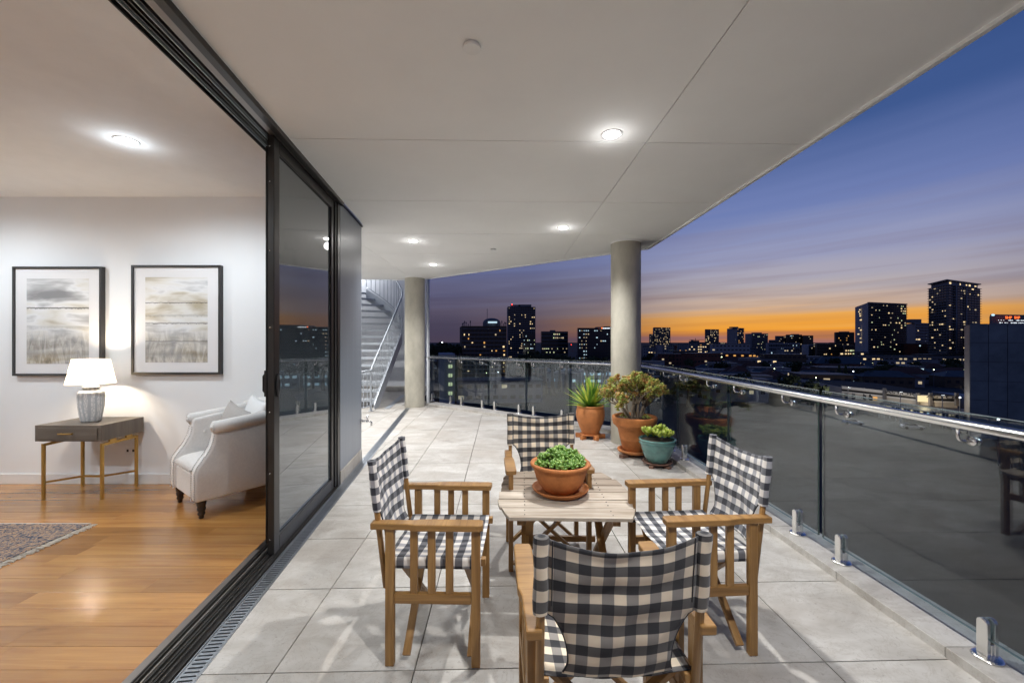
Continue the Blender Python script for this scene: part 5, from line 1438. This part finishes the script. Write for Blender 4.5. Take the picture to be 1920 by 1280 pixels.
# ---- theatre facade with sign bands across the road
th = thing('theatre_building', 'cream corner theatre with striped sign bands reading ASTOR', 'building', (0, 0, GZ))
p0, p1, p2, p3, p4 = V2(1579, 134), V2(1659, 124), V2(1722, 116), V2(1745, 113.5), V2(1795, 111)
BACK = Vector((8, 34))
b = MB(); pol = [tuple(v) for v in (p0, p1, p2, p3, p4, p4 + BACK, p0 + BACK)]; pol = pol if area(pol) > 0 else pol[::-1]
zt_ = zt(727, 128); b.prism(pol, .02, zt_ - GZ - .5); b.build('wall', M['b_cream'], th)
b = MB(); b.prism([(q[0] + 1, q[1] + 1.5) for q in pol], zt_ - GZ - .49, zt_ - GZ - .35); b.build('roof', M['roof_dark'], th)
def band(a, c, py0, Ya, py1, Yb, h, mat, off, name):
    """strip following the facade with its top edge through two picture heights"""
    d = (c - a).normalized(); n = Vector((d.y, -d.x)) * off
    za, zb = zt(py0, Ya) - GZ, zt(py1, Yb) - GZ
    b = MB(); A3 = Vector((a.x + n.x, a.y + n.y, za)); B3 = Vector((c.x + n.x, c.y + n.y, zb))
    q = n.normalized() * .12 if n.length else Vector((0, .1))
    vs = [(A3.x, A3.y, za - h), (B3.x, B3.y, zb - h), (B3.x, B3.y, zb), (A3.x, A3.y, za)]
    vb = [(v[0] + q.x, v[1] + q.y, v[2]) for v in vs]
    F_ = [b.bm.verts.new(v) for v in vb]; K_ = [b.bm.verts.new(v) for v in vs]
    b.bm.faces.new(F_); b.bm.faces.new(K_[::-1])
    for i in range(4): b.bm.faces.new((F_[i], K_[i], K_[(i + 1) % 4], F_[(i + 1) % 4]))
    bmesh.ops.recalc_face_normals(b.bm, faces=b.bm.faces)
    return b.build(name, mat, th)
for a, c, y0, Y0, y1, Y1 in ((p0, p1, 723.5, 134, 732, 124), (p1, p2, 732, 124, 739, 116), (p3, p4, 741, 113.5, 742.5, 111)):
    band(a, c, y0, Y0, y1, Y1, .75, M['b_white'], .10, 'sign_band'); band(a, c, y0 + 5.5, Y0, y1 + 5.5, Y1, .62, M['black'], .14, 'stripe'); band(a, c, y0 + 9, Y0, y1 + 9, Y1, .5, M['b_white'], .10, 'sign_band')
    band(a, c, y0 - .5, Y0, y1 - .5, Y1, .12, M['b_pale'], .3, 'coping')
for px, Y in ((1658.5, 124), (1721, 116), (1744.5, 113.5), (1793.5, 111)):
    p = W(px, 748 if px > 1700 else 738, Y - .5); b = MB(); b.box((p.x, p.y, p.z - GZ), (.75, .5, 3.4)); b.build('pilaster', M['b_dark'], th)
p = W(1733, 747.5, 114); b = MB(); b.box((p.x, p.y, p.z - GZ), (2.7, .3, 1.7), Matrix.Rotation(-.5, 3, 'Z')); b.build('lightbox', M['sign_warm'], th)
dA = (p2 - p1).normalized(); dB = (p4 - p3).normalized()
def tsign(px, py, Y, dv, size, sx):
    me = text_mesh('ASTOR', size); me.materials.append(M['black']); p = W(px, py, Y)
    o = link('lettering', me, th); o.rotation_euler = (R(90), 0, math.atan2(dv.y, dv.x)); o.scale = (sx, 1, 1); o.location = (p.x, p.y, p.z - GZ)
tsign(1687, 737.0, 119.2, dA, 1.15, 2.0); tsign(1769, 744.2, 111.2, dB, 1.15, 1.9)
b = MB()
for k, (px, Y) in enumerate(((1586, 133), (1600, 131.3), (1621, 128.7), (1632, 127.3))):
    p = W(px, 742 + k * .9, Y); b.box((p.x - .1, p.y - .15, p.z - GZ), (.75, .5, 1.9), Matrix.Rotation(-.5, 3, 'Z'))
b.build('window', M['pane'], th)
p = W(1640.5, 746.5, 126.2); b = MB(); b.box((p.x - .1, p.y - .2, p.z - GZ), (.9, .5, 1.0), Matrix.Rotation(-.5, 3, 'Z')); b.build('lit_window', M['lit_orange'], th)
b = MB()  # street verandah roof
q0, q1, q2 = V2(1648, 116), V2(1738, 103), V2(1836, 97)
for a, c, ia, ic in ((q0, q1, p1, p3), (q1, q2, p3, V2(1822, 108))):
    za = zt(757, 118) - GZ; zl = zt(772, 103) - GZ
    vs = [b.bm.verts.new(v) for v in ((a.x, a.y, zl), (c.x, c.y, zl), (ic.x, ic.y, za), (ia.x, ia.y, za))]; b.bm.faces.new(vs)
b.build('verandah_roof', M['roof_grey'], th, solid=.2)
b = MB()
for k in range(9):
    f_ = k / 8; p = q0 + (q1 - q0) * f_ if f_ < .6 else q1 + (q2 - q1) * ((f_ - .6) / .4); b.tube([(p.x, p.y, 0), (p.x, p.y, zt(772, 103) - GZ)], .1, 5)
b.build('verandah_post', M['b_pale'], th)
facade(th, p1 + Vector((-.2, -.3)), p3 + Vector((-.2, -.3)), .5, 3.2, 14, 1, .6, ['lit_soft', 'lit_warm', 'lit_cool'], .02, .7, .8, rnd=rc_)
facade(th, p3 + Vector((0, -.3)), p4 + Vector((0, -.3)), .5, 3.2, 8, 1, .5, ['lit_soft', 'lit_warm'], .02, .7, .8, rnd=rc_)
pw = thing('warehouse', 'low pale blank wall building behind the bare tree', 'building', (0, 0, GZ))
a, c = V2(1818, 112), V2(1906, 104); pol = [tuple(a), tuple(c), tuple(c + Vector((6, 16))), tuple(a + Vector((6, 16)))]; pol = pol if area(pol) > 0 else pol[::-1]
b = MB(); b.prism(pol, .02, zt(748, 110) - GZ); b.build('wall', M['b_pale'], pw)
p = W(1840, 766, 109); b = MB(); b.box((p.x, p.y - .4, p.z - GZ), (.35, .35, .35)); b.build('wall_lamp', emit('wall_lamp_warm', (1, .7, .35), 25, True), pw)
p = W(1889, 782, 105); b = MB(); b.box((p.x, p.y - .3, p.z - GZ), (1.1, .3, .9)); b.build('window', M['pane'], pw)
l = bpy.data.lights.new('added_theatre_light', 'POINT'); l.energy = 500; l.color = (1, .75, .42); l.shadow_soft_size = .5  # point light without a fitting, added to brighten the theatre front
p = W(1735, 752, 111); lo = bpy.data.objects.new('lamp', l); C.objects.link(lo); lo.parent = th; lo.location = (p.x, p.y, p.z - GZ)
l = bpy.data.lights.new('wall_lamp_light', 'POINT'); l.energy = 130; l.color = (1, .70, .36); l.shadow_soft_size = .3
p = W(1840, 766, 107.5); lo = bpy.data.objects.new('lamp', l); C.objects.link(lo); lo.parent = pw; lo.location = (p.x, p.y, p.z - GZ)

def lit_lamp(px, Y, h, label, power):
    p = V2(px, Y); t = thing('street_lamp', label, 'street lamp', (p.x, p.y, GZ), 0, 'street lamps in front of the theatre')
    b = MB(); b.tube([(0, 0, 0), (0, 0, h)], [.11, .07], 8); b.tube([(0, 0, h), (.8, .6, h + .1)], .05, 6); b.build('pole', M['b_pale'], t)
    b = MB(); b.box((.9, .7, h + .05), (.5, .3, .1)); b.build('lamp_head', M['sign_white'], t)
    l = bpy.data.lights.new('street_light', 'POINT'); l.energy = power; l.color = (1, .93, .82); l.shadow_soft_size = .25
    lo = bpy.data.objects.new('lamp', l); C.objects.link(lo); lo.parent = t; lo.location = (.9, .7, h - .25)
lit_lamp(1767, 100, 8.2, 'slim pale street lamp rising before the right ASTOR band', 260)
lit_lamp(1590, 118, 8.0, 'added street lamp lighting the arched end of the theatre', 2600)  # pole and head added to carry a light for the theatre bands
lit_lamp(1688, 108, 8.0, 'added street lamp at the middle of the verandah roof, lighting the theatre', 2000)  # second added lamp, put here to light the theatre front
# ---- roads
def strip(name, a, c, w, z, mat):
    d = (c - a).normalized(); n = Vector((-d.y, d.x)) * w / 2; b = MB(); b.face([(*(a - n), z), (*(c - n), z), (*(c + n), z), (*(a + n), z)]); o = b.build(name, mat); tag(o, kind='structure'); return o
strip('road', Vector((20, 140)), Vector((190, 62)), 14, GZ + .02, M['asphalt'])
strip('side_road', Vector((60, 122)), Vector((10, 500)), 10, GZ + .016, M['asphalt'])
# ---- parked cars in the street
def car(label, x, y, rz, mat):
    t = thing('parked_car', label, 'car', (x, y, GZ + .02), rz, 'cars parked in the street below')
    b = MB(); b.extr([(-2.1, .3), (2.1, .3), (2.15, .75), (1.2, .92), (-2.05, .95), (-2.15, .7)], -.85, .85, 'y') if False else None
    prof_ = [(-2.1, .32), (2.1, .32), (2.15, .72), (1.15, .92), (-1.95, .98), (-2.15, .7)]
    b.extr([(q[0], q[1]) for q in prof_], -.85, .85, 'y'); b.build('body', mat, t, bevel=.08)
    b = MB(); b.extr([(-1.75, .96), (.95, .9), (.35, 1.42), (-1.25, 1.44)], -.72, .72, 'y'); b.build('cabin', M['pane'], t, bevel=.08)
    for sx in (-1.35, 1.35):
        for sy in (-.82, .82):
            b = MB(); b.tube([(sx, sy - .1, .33), (sx, sy + .1, .33)], .33, 14); b.build('wheel', M['black'], t)
M['car_blue'] = simple('dark_blue_car_paint', (.03, .05, .12), .25, .3); M['car_grey'] = simple('silver_car_paint', (.35, .36, .38), .3, .5); M['car_white'] = simple('white_car_paint', (.6, .6, .6), .3)
car('dark blue car parked by the verandah, seen through the right glass', 106, 96, -.45, M['car_blue'])
car('silver car parked by the verandah behind the blue car', 98, 100.5, -.45, M['car_grey'])
car('white car parked farther up the street by the theatre', 88, 106, -.45, M['car_white'])

# ---- trees
def tree_mesh(seed, n=420, rx_=1.0, rz_=.8):
    r_ = random.Random(seed); b = MB(); lobes = [(Vector((r_.uniform(-.55, .55), r_.uniform(-.55, .55), r_.uniform(-.25, .45))), r_.uniform(.35, .6)) for _ in range(8)]
    for _ in range(n):
        c, rr = r_.choice(lobes); v = Vector((r_.gauss(0, 1), r_.gauss(0, 1), r_.gauss(0, 1))).normalized() * rr * r_.uniform(.65, 1.1)
        p = c + v; p.z *= rz_; s_ = r_.uniform(.07, .15); a = Vector((r_.gauss(0, 1), r_.gauss(0, 1), r_.gauss(0, 1))).normalized(); u_ = a.orthogonal().normalized(); w_ = a.cross(u_)
        b.face([p + u_ * s_, p + w_ * s_, p - u_ * s_, p - w_ * s_])
    me = bpy.data.meshes.new('crown'); b.bm.to_mesh(me); b.bm.free(); me.materials.append(M['foliage']); return me
CR = [tree_mesh(s_) for s_ in (1, 2, 3)]
tm = MB(); tm.lathe([(.07, 0), (.045, .5), (.02, 1.0)], 6, cap=False); TM = bpy.data.meshes.new('trunk'); tm.bm.to_mesh(TM); tm.bm.free(); TM.materials.append(M['bark'])
def tree(px, Y, r, h, label, group, k=0):
    p = V2(px, Y); t = thing('broadleaf_tree', label, 'tree', (p.x, p.y, GZ), rc_.uniform(0, 6), group)
    o = link('trunk', TM, t); o.scale = (h, h, h * .8); o = link('crown', CR[k % 3], t, loc=(0, 0, h - r * .75)); o.scale = (r, r, r)
for k, (px, py, r) in enumerate(((811, 647, 5), (822, 643, 5.5), (834, 641.5, 6), (846, 644, 5), (858, 645, 5), (804, 645, 5))):
    Y = 230 + 14 * (k % 3); tree(px, Y, r, zt(py, Y) - GZ, 'dark rounded tree on the skyline left of the hotel', 'dark trees left of the hotel', k)
for k, (px, py, Y, r) in enumerate(((1008, 656, 190, 5.5), (1022, 661, 170, 5), (1036, 664, 165, 5), (1050, 664, 175, 5), (1062, 665, 168, 5), (1100, 668, 190, 5.5), (1118, 668, 200, 6), (1134, 670, 180, 6), (980, 664, 200, 5), (990, 668, 170, 4))):
    tree(px, Y, r, zt(py, Y) - GZ, 'dark bushy tree in front of the lit offices beyond the far rail', 'dark trees before the offices', k)
for k in range(60):
    Y = math.exp(rc_.uniform(math.log(125), math.log(520))); px = rc_.uniform(1205, 1800)
    if Y < 165 and px > 1540: continue
    r = rc_.uniform(3, 6.5); h = rc_.uniform(6, 11); tree(px, Y, r, h, ('broad' if r > 5 else 'small' if r < 4 else 'rounded') + ' dark tree among the low roofs, ' + ('nearer' if Y < 190 else 'middle distance' if Y < 320 else 'far') + (', tall' if h > 9 else ', low'), 'dark trees among the roofs', k)
# paired dark conifers
for k, px in enumerate((1573.5, 1585.5)):
    p = V2(px, 186); t = thing('conifer', ('left' if k == 0 else 'right') + ' one of two slim dark conifers behind the theatre', 'tree', (p.x, p.y, GZ))
    b = MB(); b.tube([(0, 0, 0), (0, 0, 6)], [.3, .15], 6); b.build('trunk', M['bark'], t)
    r_ = random.Random(50 + k); b = MB(); H = 10.5
    for i in range(320):
        z = r_.uniform(.8, H); rr = 1.9 * (1 - z / H) ** .8 + .15; a = r_.uniform(0, 6.28); q = Vector((rr * math.cos(a) * r_.uniform(.5, 1), rr * math.sin(a) * r_.uniform(.5, 1), z)); s_ = .35
        b.face([q + Vector((s_ * math.cos(a + 1.57), s_ * math.sin(a + 1.57), 0)), q + Vector((s_ * math.cos(a), s_ * math.sin(a), -.3)), q - Vector((s_ * math.cos(a + 1.57), s_ * math.sin(a + 1.57), 0)), q + Vector((0, 0, .7))])
    b.build('crown', M['foliage'], t)
# bare tree at the right
def bare(px, Y, H, label, seed):
    p = V2(px, Y); t = thing('bare_tree', label, 'tree', (p.x, p.y, GZ)); r_ = random.Random(seed); b = MB(); b2 = MB()
    def g_(q, d, L, r, lev):
        pts = [q]; 
        for i in range(3): d = (d + Vector((r_.uniform(-.18, .18), r_.uniform(-.18, .18), r_.uniform(-.02, .12)))).normalized(); q = q + d * L / 3; pts.append(q)
        (b if lev > 3 else b2).tube(pts, [r, r * .85, r * .75, r * .62], 5, cap=False)
        if lev == 0: return
        for i in range(2 if lev > 1 else 3):
            v = Vector((r_.gauss(0, 1), r_.gauss(0, 1), r_.gauss(0, .6))); v = (d + v.normalized() * .62).normalized(); g_(q, v, L * r_.uniform(.7, .86), r * .62, lev - 1)
    g_(Vector((0, 0, 0)), Vector((0, 0, 1)), H * .24, .22, 6); b.build('trunk', M['bark'], t); b2.build('twigs', M['bark'], t, kind='stuff')
bare(1862, 96, 13, 'bare branching tree before the pale warehouse wall at the right', 3)
bare(1915, 92, 12, 'bare tree cut by the right edge of the view', 9)

# ---- low buildings
def house(px, Y, w, d, h, rh, rz, wall, roof, label, group, lits=0, flat=False):
    p = V2(px, Y); t = thing('low_building' if flat else 'house', label, 'building' if flat else 'house', (p.x, p.y, GZ), rz, group)
    b = MB(); b.bb(-w / 2, w / 2, -d / 2, d / 2, .02, h); b.build('wall', wall, t)
    b = MB()
    if flat: b.bb(-w / 2 - .3, w / 2 + .3, -d / 2 - .3, d / 2 + .3, h + .01, h + .35)
    else:
        e = .5; R_ = w / 2 - d / 2 * .8
        v = [b.bm.verts.new(q) for q in ((-w / 2 - e, -d / 2 - e, h), (w / 2 + e, -d / 2 - e, h), (w / 2 + e, d / 2 + e, h), (-w / 2 - e, d / 2 + e, h), (-R_, 0, h + rh), (R_, 0, h + rh))]
        for q in ((0, 1, 5, 4), (1, 2, 5), (2, 3, 4, 5), (3, 0, 4), (3, 2, 1, 0)): b.bm.faces.new([v[i] for i in q])
    b.build('roof', roof, t)
    nw = max(2, int(w / 3)); bw_ = MB(); bl_ = MB(); c = [0, 0]; lit = set(rc_.sample(range(nw), min(nw, lits)))
    rows = max(1, int(h / 3.3)) if flat else 1
    for j in range(rows):
        for i in range(nw):
            x = -w / 2 + w * (i + .5) / nw; L_ = (i in lit) if rows == 1 else (rc_.random() < lits / nw * .9)
            (bl_ if L_ else bw_).box((x, -d / 2 - .05, h * (j + .55) / rows), (1.3 if rows == 1 else w / nw * .6, .12, 1.2)); c[L_] += 1
    if c[0]: bw_.build('window', M['pane'], t, kind='stuff')
    else: bw_.bm.free()
    if c[1]: bl_.build('lit_window', M[rc_.choice(['lit_soft', 'lit_warm', 'lit_soft', 'lit_cool', 'lit_orange'])], t, kind='stuff')
    else: bl_.bm.free()
    return t
house(1385, 232, 44, 14, 5.2, 0, -.35, M['b_pale'], M['roof_grey'], 'long pale flat roofed building just beyond the right handrail', None, 0, True)
house(1352, 262, 17, 10, 7.6, 0, -.3, M['b_grey'], M['roof_grey'], 'grey boxy upper storey behind the long pale building', None, 0, True)
house(1560, 205, 17, 10, 5.0, 0, -.3, M['b_white'], M['b_white'], 'white bungalow with pale flat roof left of the two conifers', None, 2, True)
house(1572, 300, 34, 18, 5.5, 5, -.25, M['b_red'], M['roof_grey'], 'broad hip roofed hall behind the white bungalow', None, 0)
house(1745, 330, 78, 16, 9.5, 0, -.35, M['b_dark'], M['roof_grey'], 'long dark station building below the two tall towers', None, 14, True)
house(1655, 340, 40, 14, 9.0, 0, -.3, M['b_dark'], M['roof_grey'], 'low glazed hall lit cyan at the foot of the slab tower', None, 12, True)
house(935, 150, 30, 14, 7.5, 0, 0.1, M['b_grey'], M['roof_grey'], 'flat blue grey roofed building beyond the far balustrade', None, 1, True)
house(1110, 210, 44, 14, 7.0, 0, 0.05, M['b_white'], M['b_white'], 'low white market hall lit cyan behind the spiky plant', None, 12, True)
GR1, GR2, GR3 = 'dim houses with tiled roofs beyond the railing', 'dim houses with metal roofs beyond the railing', 'dim flat roofed buildings beyond the railing'
def where(Y, lt): return ('nearer' if Y < 215 else 'middle distance' if Y < 380 else 'far') + ', ' + ('no lit window' if not lt else 'one lit window' if lt == 1 else 'several lit windows')
for k in range(150):
    Y = math.exp(rc_.uniform(math.log(140), math.log(640))); px = rc_.uniform(1205, 1815)
    if rc_.random() < .2: px = rc_.uniform(800, 1140)
    if Y < 185 and px > 1540: continue
    w = rc_.uniform(11, 20); d = rc_.uniform(8, 11); rz = rc_.choice((-.35, -.3, -.4, 1.2)) + rc_.uniform(-.05, .05); kk = rc_.random(); lt = rc_.choice((0, 0, 0, 1, 1, 2))
    if kk < .42: house(px, Y, w, d, rc_.uniform(3, 5.5), rc_.uniform(2, 3.5), rz, M['b_grey'], M['roof_red'], 'dim house with tiled hip roof, ' + where(Y, lt), GR1, lt)
    elif kk < .72: house(px, Y, w, d, rc_.uniform(3, 5.5), rc_.uniform(2, 3), rz, M['b_brown'], M['roof_grey'], 'dim house with grey metal hip roof, ' + where(Y, lt), GR2, lt)
    else: house(px, Y, w * 1.3, d * 1.2, rc_.uniform(5, 9), 0, rz, rc_.choice((M['b_grey'], M['b_pale'], M['b_brown'])), M['roof_grey'], 'dim flat roofed low building, ' + where(Y, lt + 1), GR3, lt + 1, True)
for k in range(26):
    Y = rc_.uniform(300, 600); px = rc_.uniform(1205, 1600) if k % 5 else rc_.uniform(1640, 1810); h = rc_.uniform(11, 20) if Y > 380 else rc_.uniform(8, 13)
    house(px, Y, rc_.uniform(18, 40), 14, h, 0, rc_.choice((-.35, -.3, .3)), rc_.choice((M['b_grey'], M['b_pale'], M['b_brown'], M['b_red'])), M['roof_grey'], rc_.choice(('pale', 'plain', 'long', 'squat')) + ' mid rise block with rows of windows below the horizon, ' + ('far' if Y > 450 else 'nearer'), 'mid rise blocks below the horizon', rc_.choice((1, 2, 3)), True)
# far strip of town on the horizon
for k in range(46):
    Y = rc_.uniform(620, 1000); px = rc_.uniform(1200, 1830); h = rc_.uniform(8, 20)
    house(px, Y, rc_.uniform(34, 46) if k % 2 else rc_.uniform(18, 28), 16, h, 0, -.3, rc_.choice((M['b_grey'], M['b_dark'], M['b_brown'])), M['roof_grey'], ('wide' if k % 2 else 'narrow') + ' distant dim block on the horizon, ' + ('left of the crane' if px < 1293 else 'between crane and slab tower' if px < 1603 else 'right of the slab tower'), 'distant blocks on the horizon', rc_.choice((1, 2, 4)), True)
# ---- lamps of the town
def lamp(px, py, label, mat='lamp_white', h=8.0, s_=1.0, group='street lamps of the dark suburb'):
    Y = (EYE - (GZ + h)) * F / (py - YC) if py > YC + 4 else 700; z = zt(py, Y) - GZ
    p = V2(px, Y); t = thing('street_lamp', label, 'street lamp', (p.x, p.y, GZ), 0, group)
    b = MB(); b.tube([(0, 0, 0), (0, 0, z)], .1 + Y * .0002, 5); b.build('pole', M['b_dark'], t)
    b = MB(); b.ball((0, 0, z), max(.16, Y * .00125 * s_), 8, 5); b.build('lamp_head', M[mat], t)
for px, py, m_, s_, lb in ((963.8, 657.5, 'lamp_white', 1.2, 'bright white lamp below the dark tower'), (808, 657, 'lamp_white', .9, 'white lamp just right of the far column'), (934, 697.5, 'lamp_white', .8, 'white lamp seen through the far glass'), (912, 699, 'lamp_green', .6, 'yellowish lamp seen through the far glass'),
        (1353, 669, 'lamp_green', .9, 'greenish lamp above the long pale building'), (1530, 708, 'lamp_green', 1.0, 'greenish lamp left of the white bungalow'), (1600, 696, 'lamp_white', .9, 'white lamp right of the two conifers'), (1452, 691, 'lamp_green', .8, 'lamp in front of the bushy trees mid right'),
        (1751, 693, 'lamp_green', .9, 'green tinted lamp in the dark suburb below the tall tower'), (1286, 660, 'lamp_white', .8, 'bluish white lamp below the crane'), (1277, 659, 'lamp_green', .7, 'yellowish lamp below the crane'), (1238, 648, 'lamp_white', .6, 'small white lamp under the first distant tower'), (1800, 745, 'lamp_white', .7, 'white lamp beside the theatre end'), (1872, 786, 'lamp_white', .7, 'white lamp low at the pale warehouse')):
    lamp(px, py, lb, m_, 8, s_)
for px in (802.5, 829): lamp(px, 641.5, 'tall white floodlight above the skyline trees by the far column', 'lamp_white', 20, .9)
for px in (1772, 1783, 1792): lamp(px, 657, 'one of three white floodlights on the station roof', 'lamp_white', 11, .8, 'three floodlights above the station')
lamp(1071, 646, 'tiny red beacon between two office blocks', 'lamp_red', 14, .7)
for k in range(70):
    py = 646 + 48 * rc_.random() ** 1.3; px = rc_.uniform(1205, 1810)
    lamp(px, py, 'small dim lamp point in the dark suburb', rc_.choice(('lit_warm', 'lit_soft', 'lit_cool', 'lit_warm', 'lit_green')), rc_.uniform(3, 7), rc_.uniform(.45, .8), 'small lamp points of the suburb')
